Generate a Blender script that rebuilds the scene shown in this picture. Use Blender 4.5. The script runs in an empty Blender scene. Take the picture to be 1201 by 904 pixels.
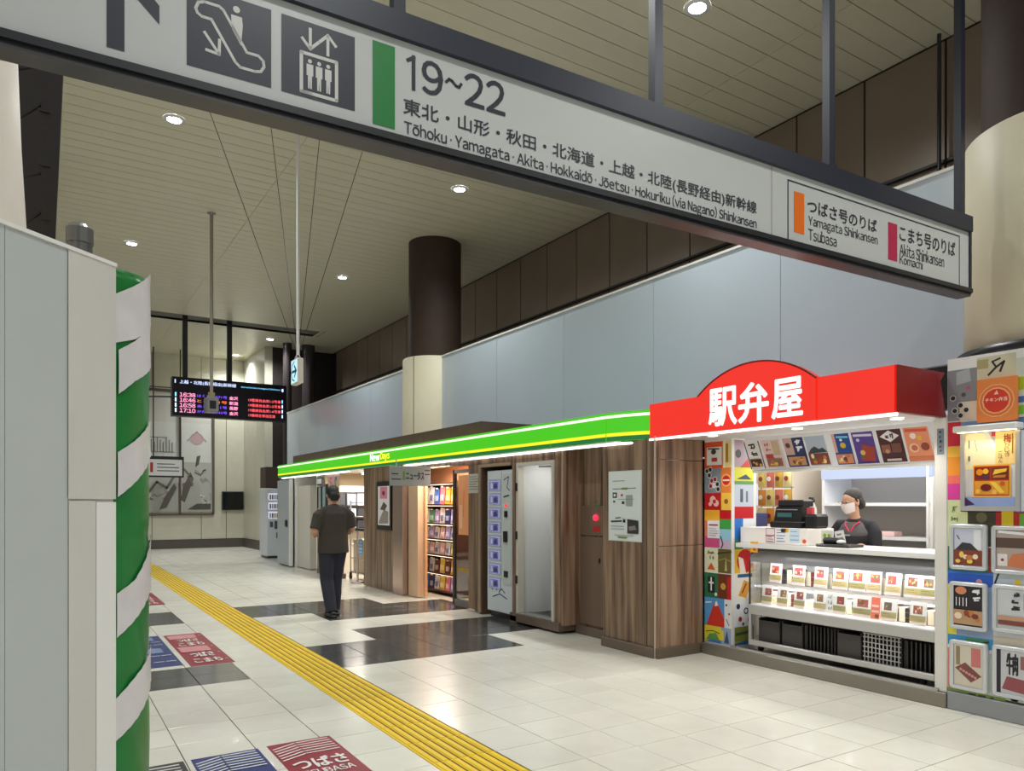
import bpy, bmesh, math, random
from mathutils import Vector, Matrix
R = math.radians
SC = bpy.context.scene
COL = SC.collection
random.seed(7)

# ---------------- camera, world, exposure ----------------
CAM_H = 1.5
TH = math.atan(550.5 / 868)
cam = bpy.data.cameras.new('camera')
cam.sensor_fit = 'HORIZONTAL'; cam.sensor_width = 36; cam.lens = 868 / 1201 * 36
cam.shift_y = (590 - 452) / 1201; cam.clip_start = 0.05; cam.clip_end = 200
camo = bpy.data.objects.new('camera', cam); COL.objects.link(camo)
camo.location = (0, 0, CAM_H); camo.rotation_euler = (R(90), 0, -TH)
SC.camera = camo
world = bpy.data.worlds.new('world'); SC.world = world; world.use_nodes = True
world.node_tree.nodes['Background'].inputs[0].default_value = (0.95, 0.97, 1.0, 1)
world.node_tree.nodes['Background'].inputs[1].default_value = 0.22
SC.view_settings.view_transform = 'Standard'
SC.view_settings.look = 'None'
SC.view_settings.exposure = 0.93
SC.view_settings.gamma = 1
SC.view_settings.use_curve_mapping = False
DOWN_W = 230.0     # watts of one ceiling downlight
KIOSK_W = 22.0
STALL_W = 16.0

# ---------------- measuring helpers ----------------
_s, _c = math.sin(TH), math.cos(TH)
def ray(u, v):
    a = (u - 600.5) / 868; b = (590 - v) / 868
    return (_s + a * _c, _c - a * _s, b)
def onX(u, v, X):          # point of a wall that faces the concourse at x = X -> (y, z)
    d = ray(u, v); t = X / d[0]; return d[1] * t, CAM_H + d[2] * t
def onY(u, v, Y):
    d = ray(u, v); t = Y / d[1]; return d[0] * t, CAM_H + d[2] * t
def Yx(u, X): return onX(u, 590, X)[0]

# ---------------- materials ----------------
MATS = {}
def lin(c):
    r = []
    for x in c[:3]:
        x = x / 255.0
        r.append(x / 12.92 if x <= 0.04045 else ((x + 0.055) / 1.055) ** 2.4)
    return (r[0], r[1], r[2], 1)
def mat(name, rgb, rough=0.5, metal=0.0, emit=0.0, spec=0.5, noise=0.0, nscale=6.0, bump=0.0, alpha=1.0, coat=0.0, rand=0.0):
    if name in MATS: return MATS[name]
    m = bpy.data.materials.new(name); m.use_nodes = True
    nt = m.node_tree; b = nt.nodes['Principled BSDF']
    b.inputs['Base Color'].default_value = lin(rgb)
    b.inputs['Roughness'].default_value = rough
    b.inputs['Metallic'].default_value = metal
    b.inputs['Specular IOR Level'].default_value = spec
    b.inputs['Coat Weight'].default_value = coat
    if emit:
        b.inputs['Emission Color'].default_value = lin(rgb)
        b.inputs['Emission Strength'].default_value = emit
        if emit >= 0.3: b.inputs['Base Color'].default_value = (0.02, 0.02, 0.02, 1)
    tc = nt.nodes.new('ShaderNodeTexCoord')
    if noise or bump or rand:
        n = nt.nodes.new('ShaderNodeTexNoise'); n.inputs['Scale'].default_value = nscale; n.inputs['Detail'].default_value = 5
        nt.links.new(tc.outputs['Object'], n.inputs['Vector'])
        if noise or rand:
            hsv = nt.nodes.new('ShaderNodeHueSaturation'); hsv.inputs['Color'].default_value = lin(rgb)
            mr = nt.nodes.new('ShaderNodeMapRange'); mr.inputs[1].default_value = 0.3; mr.inputs[2].default_value = 0.7
            mr.inputs[3].default_value = 1 - noise; mr.inputs[4].default_value = 1 + noise
            nt.links.new(n.outputs['Fac'], mr.inputs[0])
            if rand:
                oi = nt.nodes.new('ShaderNodeObjectInfo')
                m2 = nt.nodes.new('ShaderNodeMapRange'); m2.inputs[3].default_value = 1 - rand; m2.inputs[4].default_value = 1 + rand
                nt.links.new(oi.outputs['Random'], m2.inputs[0])
                mu = nt.nodes.new('ShaderNodeMath'); mu.operation = 'MULTIPLY'
                nt.links.new(mr.outputs[0], mu.inputs[0]); nt.links.new(m2.outputs[0], mu.inputs[1])
                nt.links.new(mu.outputs[0], hsv.inputs['Value'])
            else: nt.links.new(mr.outputs[0], hsv.inputs['Value'])
            nt.links.new(hsv.outputs[0], b.inputs['Base Color'])
        if bump:
            bp = nt.nodes.new('ShaderNodeBump'); bp.inputs['Strength'].default_value = bump; bp.inputs['Distance'].default_value = 0.01
            nt.links.new(n.outputs['Fac'], bp.inputs['Height']); nt.links.new(bp.outputs[0], b.inputs['Normal'])
    MATS[name] = m; return m
def flat(rgb, rough=0.45):
    return mat('print_%d_%d_%d' % tuple(rgb), rgb, rough)
def wood(name, c1, c2, c3, scale=1.0):
    if name in MATS: return MATS[name]
    m = bpy.data.materials.new(name); m.use_nodes = True; nt = m.node_tree; b = nt.nodes['Principled BSDF']
    tc = nt.nodes.new('ShaderNodeTexCoord'); mp = nt.nodes.new('ShaderNodeMapping'); mp.inputs['Scale'].default_value = (9 * scale, 9 * scale, 0.45 * scale)
    n = nt.nodes.new('ShaderNodeTexNoise'); n.inputs['Scale'].default_value = 1.6; n.inputs['Detail'].default_value = 6; n.inputs['Distortion'].default_value = 0.4
    cr = nt.nodes.new('ShaderNodeValToRGB'); e = cr.color_ramp.elements
    e[0].position = 0.33; e[0].color = lin(c1); e[1].position = 0.66; e[1].color = lin(c3); k = e.new(0.5); k.color = lin(c2)
    mp2 = nt.nodes.new('ShaderNodeMapping'); mp2.inputs['Scale'].default_value = (60, 60, 1.2)
    n2 = nt.nodes.new('ShaderNodeTexNoise'); n2.inputs['Scale'].default_value = 2.0
    mx = nt.nodes.new('ShaderNodeMix'); mx.data_type = 'RGBA'; mx.blend_type = 'MULTIPLY'; mx.inputs['Factor'].default_value = 0.35
    nt.links.new(tc.outputs['Object'], mp.inputs[0]); nt.links.new(mp.outputs[0], n.inputs['Vector']); nt.links.new(n.outputs['Fac'], cr.inputs[0])
    nt.links.new(tc.outputs['Object'], mp2.inputs[0]); nt.links.new(mp2.outputs[0], n2.inputs['Vector'])
    nt.links.new(cr.outputs[0], mx.inputs['A']); nt.links.new(n2.outputs['Fac'], mx.inputs['B'])
    nt.links.new(mx.outputs['Result'], b.inputs['Base Color']); b.inputs['Roughness'].default_value = 0.42
    MATS[name] = m; return m
def glass(name='clear_glass', rgb=(250, 252, 251), a=0.12):
    if name in MATS: return MATS[name]
    m = bpy.data.materials.new(name); m.use_nodes = True; nt = m.node_tree
    nt.nodes.remove(nt.nodes['Principled BSDF']); out = nt.nodes['Material Output']
    t = nt.nodes.new('ShaderNodeBsdfTransparent'); t.inputs[0].default_value = lin(rgb)
    g = nt.nodes.new('ShaderNodeBsdfGlossy'); g.inputs['Roughness'].default_value = 0.03
    f = nt.nodes.new('ShaderNodeLayerWeight'); f.inputs[0].default_value = 0.25
    mu = nt.nodes.new('ShaderNodeMath'); mu.operation = 'MULTIPLY'; mu.inputs[1].default_value = 0.5
    ad = nt.nodes.new('ShaderNodeMath'); ad.operation = 'ADD'; ad.inputs[1].default_value = a * 0.3
    mx = nt.nodes.new('ShaderNodeMixShader')
    nt.links.new(f.outputs['Facing'], mu.inputs[0]); nt.links.new(mu.outputs[0], ad.inputs[0]); nt.links.new(ad.outputs[0], mx.inputs[0])
    nt.links.new(t.outputs[0], mx.inputs[1]); nt.links.new(g.outputs[0], mx.inputs[2]); nt.links.new(mx.outputs[0], out.inputs[0])
    MATS[name] = m; return m

# ---------------- mesh builder ----------------
class Fr:                     # a flat drawing plane: a runs along ux, b along uz, d out of it
    def __init__(s, o, ux, uz):
        s.o = Vector(o); s.ux = Vector(ux).normalized(); s.uz = Vector(uz).normalized(); s.n = s.ux.cross(s.uz)
    def p(s, a, b, d=0): return s.o + s.ux * a + s.uz * b + s.n * d
def FX(X): return Fr((X, 0, 0), (0, -1, 0), (0, 0, 1))       # faces -X ; a = -y
def FY(Y): return Fr((0, Y, 0), (1, 0, 0), (0, 0, 1))        # faces -Y ; a = x
FZ = lambda z: Fr((0, 0, z), (1, 0, 0), (0, 1, 0))
class B:
    def __init__(s): s.v = []; s.f = []; s.m = []; s.sm = []
    def add(s, vs, fs, mi=0, smooth=False):
        k = len(s.v); s.v += [tuple(v) for v in vs]
        for f in fs: s.f.append(tuple(i + k for i in f)); s.m.append(mi); s.sm.append(smooth)
        return s
    def box(s, x0, x1, y0, y1, z0, z1, mi=0):
        x0, x1 = sorted((x0, x1)); y0, y1 = sorted((y0, y1)); z0, z1 = sorted((z0, z1))
        return s.add([(x0, y0, z0), (x1, y0, z0), (x1, y1, z0), (x0, y1, z0), (x0, y0, z1), (x1, y0, z1), (x1, y1, z1), (x0, y1, z1)],
                     [(0, 3, 2, 1), (4, 5, 6, 7), (0, 1, 5, 4), (1, 2, 6, 5), (2, 3, 7, 6), (3, 0, 4, 7)], mi)
    def bev(s, x0, x1, y0, y1, z0, z1, r=0.01, mi=0):     # box with chamfered vertical edges and top
        x0, x1 = sorted((x0, x1)); y0, y1 = sorted((y0, y1))
        r = min(r, (x1 - x0) / 2.1, (y1 - y0) / 2.1, (z1 - z0) / 2.1)
        def ring(i, z): return [(x0 + i, y0 + r, z), (x0 + r, y0 + i, z), (x1 - r, y0 + i, z), (x1 - i, y0 + r, z), (x1 - i, y1 - r, z), (x1 - r, y1 - i, z), (x0 + r, y1 - i, z), (x0 + i, y1 - r, z)]
        vs = ring(r * 0.7, z0) + ring(0, z0 + r) + ring(0, z1 - r) + ring(r * 0.7, z1)
        fs = [tuple(range(7, -1, -1)), tuple(range(24, 32))]
        for k in range(3):
            for i in range(8): j = (i + 1) % 8; fs.append((k * 8 + i, k * 8 + j, k * 8 + 8 + j, k * 8 + 8 + i))
        return s.add(vs, fs, mi)
    def fbox(s, fr, a0, a1, b0, b1, d0, d1, mi=0):
        return s.fpoly(fr, [(a0, b0), (a1, b0), (a1, b1), (a0, b1)], d0, d1, mi)
    def fpoly(s, fr, pts, d0, d1, mi=0):
        ar = sum(pts[i][0] * pts[(i + 1) % len(pts)][1] - pts[(i + 1) % len(pts)][0] * pts[i][1] for i in range(len(pts)))
        if ar < 0: pts = pts[::-1]
        if d1 < d0: d0, d1 = d1, d0
        n = len(pts)
        if d0 == d1: return s.add([fr.p(a, b, d0) for a, b in pts], [tuple(range(n))], mi)
        vs = [fr.p(a, b, d0) for a, b in pts] + [fr.p(a, b, d1) for a, b in pts]
        fs = [tuple(range(n - 1, -1, -1)), tuple(range(n, 2 * n))] + [(i, (i + 1) % n, n + (i + 1) % n, n + i) for i in range(n)]
        return s.add(vs, fs, mi)
    def disc(s, fr, a, b, r, d0, d1, mi=0, n=20, rb=None, ph=0):
        rb = rb or r
        return s.fpoly(fr, [(a + r * math.cos(ph + 2 * math.pi * i / n), b + rb * math.sin(ph + 2 * math.pi * i / n)) for i in range(n)], d0, d1, mi)
    def line(s, fr, pts, w, d0, d1, mi=0):
        for (a0, b0), (a1, b1) in zip(pts[:-1], pts[1:]):
            L = math.hypot(a1 - a0, b1 - b0) or 1e-6; nx, ny = -(b1 - b0) / L * w / 2, (a1 - a0) / L * w / 2; ex, ey = (a1 - a0) / L * w * .3, (b1 - b0) / L * w * .3
            s.fpoly(fr, [(a0 + nx - ex, b0 + ny - ey), (a0 - nx - ex, b0 - ny - ey), (a1 - nx + ex, b1 - ny + ey), (a1 + nx + ex, b1 + ny + ey)], d0, d1, mi)
        return s
    def tube(s, pts, rs, n=12, mi=0, cap=True, sq=None):
        pts = [Vector(p) for p in pts]
        if not isinstance(rs, (list, tuple)): rs = [rs] * len(pts)
        vs = []; fs = []; prev = None
        for i, p in enumerate(pts):
            t = (pts[min(i + 1, len(pts) - 1)] - pts[max(i - 1, 0)]).normalized()
            ref = Vector((0, 1, 0)) if abs(t.y) < 0.9 else Vector((1, 0, 0))
            if prev is not None: ref = prev
            x = (ref - t * ref.dot(t)).normalized(); y = t.cross(x); prev = x
            for k in range(n):
                a = 2 * math.pi * (k + .5) / n; r = rs[i]
                rx, ry = r if isinstance(r, (tuple, list)) else (r, r)
                vs.append(p + x * math.cos(a) * rx + y * math.sin(a) * ry)
        for i in range(len(pts) - 1):
            for k in range(n): j = (k + 1) % n; fs.append((i * n + k, i * n + j, i * n + n + j, i * n + n + k))
        s.add(vs, fs, mi, n > 6)
        if cap: s.add(vs[:n], [tuple(range(n - 1, -1, -1))], mi); s.add(vs[-n:], [tuple(range(n))], mi)
        return s
    def lathe(s, c, prof, n=24, mi=0, a0=0, a1=2 * math.pi, smooth=True):   # prof (r, z)
        vs = []; fs = []; full = abs(a1 - a0 - 2 * math.pi) < 1e-6; m = n if full else n + 1
        for r, z in prof:
            for k in range(m):
                a = a0 + (a1 - a0) * k / n; vs.append((c[0] + r * math.cos(a), c[1] + r * math.sin(a), c[2] + z))
        for i in range(len(prof) - 1):
            for k in range(n): j = (k + 1) % m; fs.append((i * m + k, i * m + j, i * m + m + j, i * m + m + k))
        return s.add(vs, fs, mi, smooth)
    def ball(s, c, r, n=14, mi=0):
        rx, ry, rz = r if isinstance(r, (tuple, list)) else (r, r, r); vs = []; fs = []; h = n // 2
        for i in range(1, h):
            p = math.pi * i / h
            for k in range(n): a = 2 * math.pi * k / n; vs.append((c[0] + rx * math.sin(p) * math.cos(a), c[1] + ry * math.sin(p) * math.sin(a), c[2] - rz * math.cos(p)))
        b = len(vs); vs += [(c[0], c[1], c[2] - rz), (c[0], c[1], c[2] + rz)]
        for i in range(h - 2):
            for k in range(n): j = (k + 1) % n; fs.append((i * n + k, i * n + j, i * n + n + j, i * n + n + k))
        for k in range(n): j = (k + 1) % n; fs.append((b, j, k)); fs.append((b + 1, (h - 2) * n + k, (h - 2) * n + j))
        return s.add(vs, fs, mi, True)
    def mesh(s, name, mats, off=(0, 0, 0)):
        me = bpy.data.meshes.new(name)
        me.from_pydata([(x - off[0], y - off[1], z - off[2]) for x, y, z in s.v], [], s.f)
        for m in (mats if isinstance(mats, (list, tuple)) else [mats]): me.materials.append(m)
        me.polygons.foreach_set('material_index', s.m); me.polygons.foreach_set('use_smooth', s.sm); me.update()
        return me
    def ob(s, name, mats, parent=None, **kw):
        off = base_of(parent)
        o = bpy.data.objects.new(name, s.mesh(name, mats, off)); COL.objects.link(o); o.parent = parent
        return props(o, **kw)
BASE = {}
def base_of(o):
    return Vector(BASE.get(o.name, (0, 0, 0))) if o else Vector((0, 0, 0))
def props(o, label=None, cat=None, group=None, kind=None):
    if o.parent: BASE[o.name] = BASE.get(o.parent.name, (0, 0, 0))
    if label: o['label'] = label
    if cat: o['category'] = cat
    if group: o['group'] = group
    if kind: o['kind'] = kind
    return o
def thing(name, label, cat, loc=(0, 0, 0), group=None, kind=None):
    o = bpy.data.objects.new(name, None); COL.objects.link(o); o.location = loc; o.empty_display_size = 0.1
    BASE[o.name] = tuple(loc)
    return props(o, label, cat, group, kind)
def copy_tree(o, parent=None):
    c = o.copy(); COL.objects.link(c); c.parent = parent
    for ch in list(o.children): copy_tree(ch, c)
    return c
def light(name, kind, loc, power, parent=None, size=0.3, color=(1, 1, 1), rot=(0, 0, 0), spot=None, blend=0.6, size_y=None):
    l = bpy.data.lights.new(name, kind); l.energy = power; l.color = color
    if kind == 'AREA':
        l.size = size
        if size_y: l.shape = 'RECTANGLE'; l.size_y = size_y
    else: l.shadow_soft_size = size
    if kind == 'SPOT': l.spot_size = spot or R(120); l.spot_blend = blend
    o = bpy.data.objects.new(name, l); COL.objects.link(o); b = base_of(parent); o.location = Vector(loc) - b; o.rotation_euler = rot; o.parent = parent
    return o

# ---------------- lettering ----------------
TXT = {}
def glyph_mesh(s, bold):
    key = (s, bold)
    if key in TXT: return TXT[key]
    cu = bpy.data.curves.new('t', 'FONT'); cu.body = s; cu.size = 1; cu.offset = bold; cu.fill_mode = 'FRONT'; cu.resolution_u = 3
    o = bpy.data.objects.new('t', cu); COL.objects.link(o)
    dg = bpy.context.evaluated_depsgraph_get(); dg.update()
    me = bpy.data.meshes.new_from_object(o.evaluated_get(dg))
    bpy.data.objects.remove(o); bpy.data.curves.remove(cu)
    vs = [(v.co.x, v.co.y) for v in me.vertices]; fs = [tuple(p.vertices) for p in me.polygons]
    bpy.data.meshes.remove(me)
    if not vs: vs = [(0, 0), (1, 0), (1, 1)]; fs = [(0, 1, 2)]
    x0 = min(v[0] for v in vs); x1 = max(v[0] for v in vs); y0 = min(v[1] for v in vs); y1 = max(v[1] for v in vs)
    TXT[key] = ([((x - x0) / (x1 - x0), (y - y0) / max(y1 - y0, 1e-6)) for x, y in vs], fs)
    return TXT[key]
def raw_glyph(ch):
    key = ('raw', ch)
    if key in TXT: return TXT[key]
    cu = bpy.data.curves.new('t', 'FONT'); cu.body = ch; cu.size = 1; cu.fill_mode = 'FRONT'; cu.resolution_u = 3
    o = bpy.data.objects.new('t', cu); COL.objects.link(o)
    dg = bpy.context.evaluated_depsgraph_get(); dg.update()
    me = bpy.data.meshes.new_from_object(o.evaluated_get(dg)); bpy.data.objects.remove(o); bpy.data.curves.remove(cu)
    r = ([(v.co.x, v.co.y) for v in me.vertices], [tuple(p.vertices) for p in me.polygons]); bpy.data.meshes.remove(me)
    TXT[key] = r; return r
def latin_mesh(s):          # upright sans latin set glyph by glyph with proportional spacing
    key = ('lat', s)
    if key in TXT: return TXT[key]
    V = []; F = []; x = 0.0
    for ch in s:
        if ch == ' ': x += .26; continue
        base = 'o' if ch == 'ō' else ch
        if ch == '·': vs, fs = [(0, .30), (.09, .30), (.09, .39), (0, .39)], [(0, 1, 2, 3)]
        else: vs, fs = raw_glyph(chr(ord(base) + 0xFEE0))
        if not vs: x += .2; continue
        m0 = min(v[0] for v in vs); m1 = max(v[0] for v in vs); k = len(V)
        V += [(v[0] - m0 + x, v[1]) for v in vs]; F += [tuple(i + k for i in f) for f in fs]
        if ch == 'ō':
            k = len(V); w = m1 - m0; t = max(v[1] for v in vs) + .07; V += [(x + w * .15, t), (x + w * .85, t), (x + w * .85, t + .06), (x + w * .15, t + .06)]; F.append((k, k + 1, k + 2, k + 3))
        x += (m1 - m0) + .075
    x0 = min(v[0] for v in V); x1 = max(v[0] for v in V); y0 = min(v[1] for v in V); y1 = max(v[1] for v in V)
    TXT[key] = ([((a - x0) / (x1 - x0), (c - y0) / (y1 - y0)) for a, c in V], F); return TXT[key]
def put_text(b, fr, s, a0, a1, b0, b1, d, mi=0, bold=0.0):
    lat = all(ord(c) < 0x250 for c in s)
    vs, fs = latin_mesh(s) if lat else glyph_mesh(s, 0.0)
    r = bold * (b1 - b0) * .9
    sh = [(0, 0)] if r == 0 else [(r * math.cos(math.pi * q / 4 + .3), r * math.sin(math.pi * q / 4 + .3)) for q in range(8)]
    for k, (dx, dy) in enumerate(sh):
        b.add([fr.p(a0 + x * (a1 - a0) + dx, b0 + y * (b1 - b0) + dy, d + k * .00002) for x, y in vs], fs, mi)
    return b
def text(name, fr, s, a0, a1, b0, b1, m, parent, d=0.002, bold=0.0, label=None):
    return put_text(B(), fr, s, a0, a1, b0, b1, d, 0, bold).ob(name, m, parent, label=label)

# flat printed picture: shapes in unit coordinates, each a little prouder than the last
def pic(name, fr, a0, a1, b0, b1, bg, items, parent, d=0.002, label=None, **kw):
    b = B(); mats = []
    def mi(c):
        m = flat(c)
        if m not in mats: mats.append(m)
        return mats.index(m)
    W = a1 - a0; H = b1 - b0; step = 0.0005
    b.fpoly(fr, [(a0, b0), (a1, b0), (a1, b1), (a0, b1)], d, d, mi(bg))
    for k, it in enumerate(items):
        dd = d + step * (k + 1); q = it[0]; c = mi(it[1]); A = lambda x: a0 + x * W; Bv = lambda y: b0 + y * H
        if q == 'r': b.fpoly(fr, [(A(it[2]), Bv(it[4])), (A(it[3]), Bv(it[4])), (A(it[3]), Bv(it[5])), (A(it[2]), Bv(it[5]))], dd, dd, c)
        elif q == 'o': b.disc(fr, A(it[2]), Bv(it[3]), it[4] * W, dd, dd, c, 14, (it[5] * H if len(it) > 5 else it[4] * W))
        elif q == 'p': b.fpoly(fr, [(A(x), Bv(y)) for x, y in it[2]], dd, dd, c)
        elif q == 'l': b.line(fr, [(A(x), Bv(y)) for x, y in it[2]], it[3] * W, dd, dd, c)
        elif q == 't': put_text(b, fr, it[2], A(it[3]), A(it[4]), Bv(it[5]), Bv(it[6]), dd, c, it[7] if len(it) > 7 else 0.0)
    return b.ob(name, mats, parent, label=label, **kw)
FOOD = [(200, 120, 60), (230, 170, 80), (150, 70, 40), (240, 220, 190), (190, 60, 40), (90, 110, 50), (235, 200, 90), (120, 60, 45)]
def food_items(rng, x0, x1, y0, y1, n=7, tray=(60, 30, 25)):
    it = [('r', tray, x0, x1, y0, y1)]
    for i in range(n):
        x = x0 + (x1 - x0) * (0.14 + 0.72 * rng.random()); y = y0 + (y1 - y0) * (0.2 + 0.6 * rng.random())
        it.append(('o', rng.choice(FOOD), x, y, (x1 - x0) * (0.08 + 0.07 * rng.random()), (y1 - y0) * (0.12 + 0.12 * rng.random())))
    return it
def strokes(rng, c, x0, x1, y0, y1, cols=2, rows=3, w=0.03):   # illegible brush lettering
    it = []
    for i in range(cols):
        for j in range(rows):
            cx = x0 + (x1 - x0) * (i + .5) / cols; cy = y0 + (y1 - y0) * (j + .5) / rows; hw = (x1 - x0) / cols * .36; hh = (y1 - y0) / rows * .36
            for q in range(rng.choice((3, 4, 5))):
                if rng.random() < .5: y_ = rng.uniform(-.9, .9); it.append(('l', c, [(cx + hw * rng.uniform(-1, -.3), cy + hh * y_), (cx + hw * rng.uniform(.3, 1), cy + hh * (y_ + rng.uniform(-.1, .3)))], w * rng.uniform(.6, 1)))
                else: x_ = rng.uniform(-.8, .8); it.append(('l', c, [(cx + hw * x_, cy + hh * rng.uniform(.2, 1)), (cx + hw * (x_ + rng.uniform(-.4, .1)), cy - hh * rng.uniform(.2, 1))], w * rng.uniform(.6, 1)))
    return it
def textlines(c, x0, x1, y0, y1, n, w=0.015, cut=0.8):
    return [('l', c, [(x0, y1 - (y1 - y0) * k / max(1, n - 1)), (x0 + (x1 - x0) * (1 if k % 3 else cut), y1 - (y1 - y0) * k / max(1, n - 1))], w) for k in range(n)]

# ---------------- common materials ----------------
M_white = mat('white_metal', (232, 231, 226), 0.35)
M_cream = mat('cream_wall', (200, 197, 178), 0.4, noise=0.03)
M_creamcol = mat('cream_column', (216, 208, 180), 0.55, noise=0.02)
M_brown = mat('brown_column', (54, 37, 27), 0.75, noise=0.12)
M_dark = mat('dark_metal', (38, 38, 42), 0.35)
M_navy = mat('navy_frame', (36, 40, 54), 0.4)
M_black = mat('black_plastic', (22, 22, 24), 0.35)
M_steel = mat('brushed_steel', (190, 188, 184), 0.25, 0.85, noise=0.05)
M_grey = mat('grey_metal', (150, 152, 154), 0.4, 0.2)
M_wood = wood('walnut_strip', (86, 66, 50), (134, 108, 84), (164, 138, 110))
M_wood2 = wood('pinkish_wood', (112, 86, 68), (160, 128, 104), (186, 156, 130))
M_glass = glass()
M_lamp = mat('lamp_white', (255, 252, 250), emit=4.0)
M_tubelamp = mat('tube_lamp', (255, 248, 244), emit=1.8)
M_red = mat('print_red', (196, 30, 40), 0.5)
M_ink = flat((32, 33, 40))
# =====================================================================
# LARGE STRUCTURE
# =====================================================================
ZC = 6.41
XW = 8.06      # dark upper wall
XH = 6.15      # pale hoarding wall above the shops
PY = 0.385
# ---- floor: base slab, individual tiles, tactile strip ----
floor = B().box(-9, 9, -7, 28, -0.12, -0.014).ob('floor', mat('grout', (96, 92, 80), 0.8), None, kind='structure')
M_tile = mat('white_floor_tile', (224, 221, 208), 0.24, noise=0.045, nscale=2.2, rand=0.035, coat=0.08)
_nt = M_tile.node_tree; _h = [n for n in _nt.nodes if n.type == 'HUE_SAT'][0]      # broad scuffed areas across the tiles
_g = _nt.nodes.new('ShaderNodeNewGeometry'); _n = _nt.nodes.new('ShaderNodeTexNoise'); _n.inputs['Scale'].default_value = 1.1; _n.inputs['Detail'].default_value = 7; _n.inputs['Roughness'].default_value = .65
_r = _nt.nodes.new('ShaderNodeMapRange'); _r.inputs[1].default_value = .35; _r.inputs[2].default_value = .6; _r.inputs[3].default_value = .90; _r.inputs[4].default_value = 1.0
_m = _nt.nodes.new('ShaderNodeMix'); _m.data_type = 'RGBA'; _m.blend_type = 'MULTIPLY'; _m.inputs['Factor'].default_value = 1
_nt.links.new(_g.outputs['Position'], _n.inputs['Vector']); _nt.links.new(_n.outputs['Fac'], _r.inputs[0]); _nt.links.new(_h.outputs[0], _m.inputs['A']); _nt.links.new(_r.outputs[0], _m.inputs['B'])
_nt.links.new(_m.outputs['Result'], _nt.nodes['Principled BSDF'].inputs['Base Color'])
M_tiled = mat('charcoal_floor_tile', (74, 75, 74), 0.13, noise=0.08, nscale=3, rand=0.06)
XL = [1.89, 1.5] + [1.1 - 0.4 * i for i in range(0, 26)]
XRr = [2.31, 2.7] + [3.1 + 0.4 * i for i in range(0, 15)]
cols = [(XL[i + 1], XL[i]) for i in range(len(XL) - 1)] + [(XRr[i], XRr[i + 1]) for i in range(len(XRr) - 1)]
def is_dark(x, y):
    if x < 1.5:
        return 6.53 < y < 7.3 or 9.99 < y < 11.15 or 13.8 < y < 14.6 or 17.3 < y < 18.4 or (24.2 < y < 25.4)
    if x > 2.3:
        if x < 3.1: return 6.53 < y < 7.69 or 9.99 < y < 11.15
        if x < 4.3: return 6.53 < y < 8.46 or 9.22 < y < 11.15
        if x < 5.5: return 7.30 < y < 8.46 or 9.22 < y < 10.38
    return False
cells = []
for (x0, x1) in cols:
    for k in range(-30, 53):
        y0 = 6.53 + PY * k; cx = (x0 + x1) / 2; cy = y0 + PY / 2
        f = cx * _s + cy * _c; r = cx * _c - cy * _s
        vis = False
        if f > 0.8:
            u = 600.5 + 868 * r / f; v = 590 + 868 * CAM_H / f
            vis = 165 < u < 1240 and 600 < v < 935 and cx < 5.65 and not (cx > 5.05 and cy > 5.3)
        cells.append((0 if vis else 1, f, x0, x1, y0))
cells.sort()
tmesh = {}
g = 0.0028
rest = B(); rk = 0
for i, (nv, f, x0, x1, y0) in enumerate(cells):
    dk = is_dark((x0 + x1) / 2, y0 + PY / 2)
    if not nv and i < 300:
        key = (round(x1 - x0, 2), dk)
        if key not in tmesh:
            w = x1 - x0 - 2 * g; h = PY - 2 * g
            b = B(); e = 0.0015
            vs = [(0, 0, -.012), (w, 0, -.012), (w, h, -.012), (0, h, -.012), (0, 0, -.0012), (w, 0, -.0012), (w, h, -.0012), (0, h, -.0012), (e, e, 0), (w - e, e, 0), (w - e, h - e, 0), (e, h - e, 0)]
            b.add(vs, [(0, 1, 5, 4), (1, 2, 6, 5), (2, 3, 7, 6), (3, 0, 4, 7), (4, 5, 9, 8), (5, 6, 10, 9), (6, 7, 11, 10), (7, 4, 8, 11), (8, 9, 10, 11)])
            tmesh[key] = b.mesh('tile', M_tiled if dk else M_tile)
        o = bpy.data.objects.new('tile', tmesh[key]); COL.objects.link(o); o.parent = floor
        o.location = (x0 + g, y0 + g, random.uniform(-.0004, .0004)); 
    elif y0 < 28 and x0 < 8.5:
        rest.box(x0 + g, x1 - g, y0 + g, y0 + PY - g, -.012, 0, 1 if dk else 0)
rest.ob('distant_tiles', [M_tile, M_tiled], floor, kind='stuff')
M_yel = mat('yellow_tactile', (236, 198, 24), 0.45, noise=0.10, nscale=1.6, rand=0.05)
tb = B(); wS = 0.418; hS = PY - .004
tb.box(0, wS, 0, hS, -.012, 0.001)
nr = 7
for i in range(nr):
    c = wS * (i + .5) / nr; w = wS / nr * .31
    tb.add([(c - w, .004, .001), (c + w, .004, .001), (c + w, hS - .004, .001), (c - w, hS - .004, .001), (c - w * .7, .008, .007), (c + w * .7, .008, .007), (c + w * .7, hS - .008, .007), (c - w * .7, hS - .008, .007)],
           [(0, 1, 5, 4), (1, 2, 6, 5), (2, 3, 7, 6), (3, 0, 4, 7), (4, 5, 6, 7)])
    tb.box(c + wS / nr * .5 - .006, c + wS / nr * .5 + .006, 0.002, hS - .002, 0.001, 0.0016, 1)
tme = tb.mesh('tactile_tile', [M_yel, mat('tactile_groove', (96, 70, 10), 0.7)])
for k in range(-12, 46):
    o = bpy.data.objects.new('tactile_tile', tme); COL.objects.link(o); o.parent = floor; o.location = (1.891, 6.53 + PY * k + .002, 0)

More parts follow.
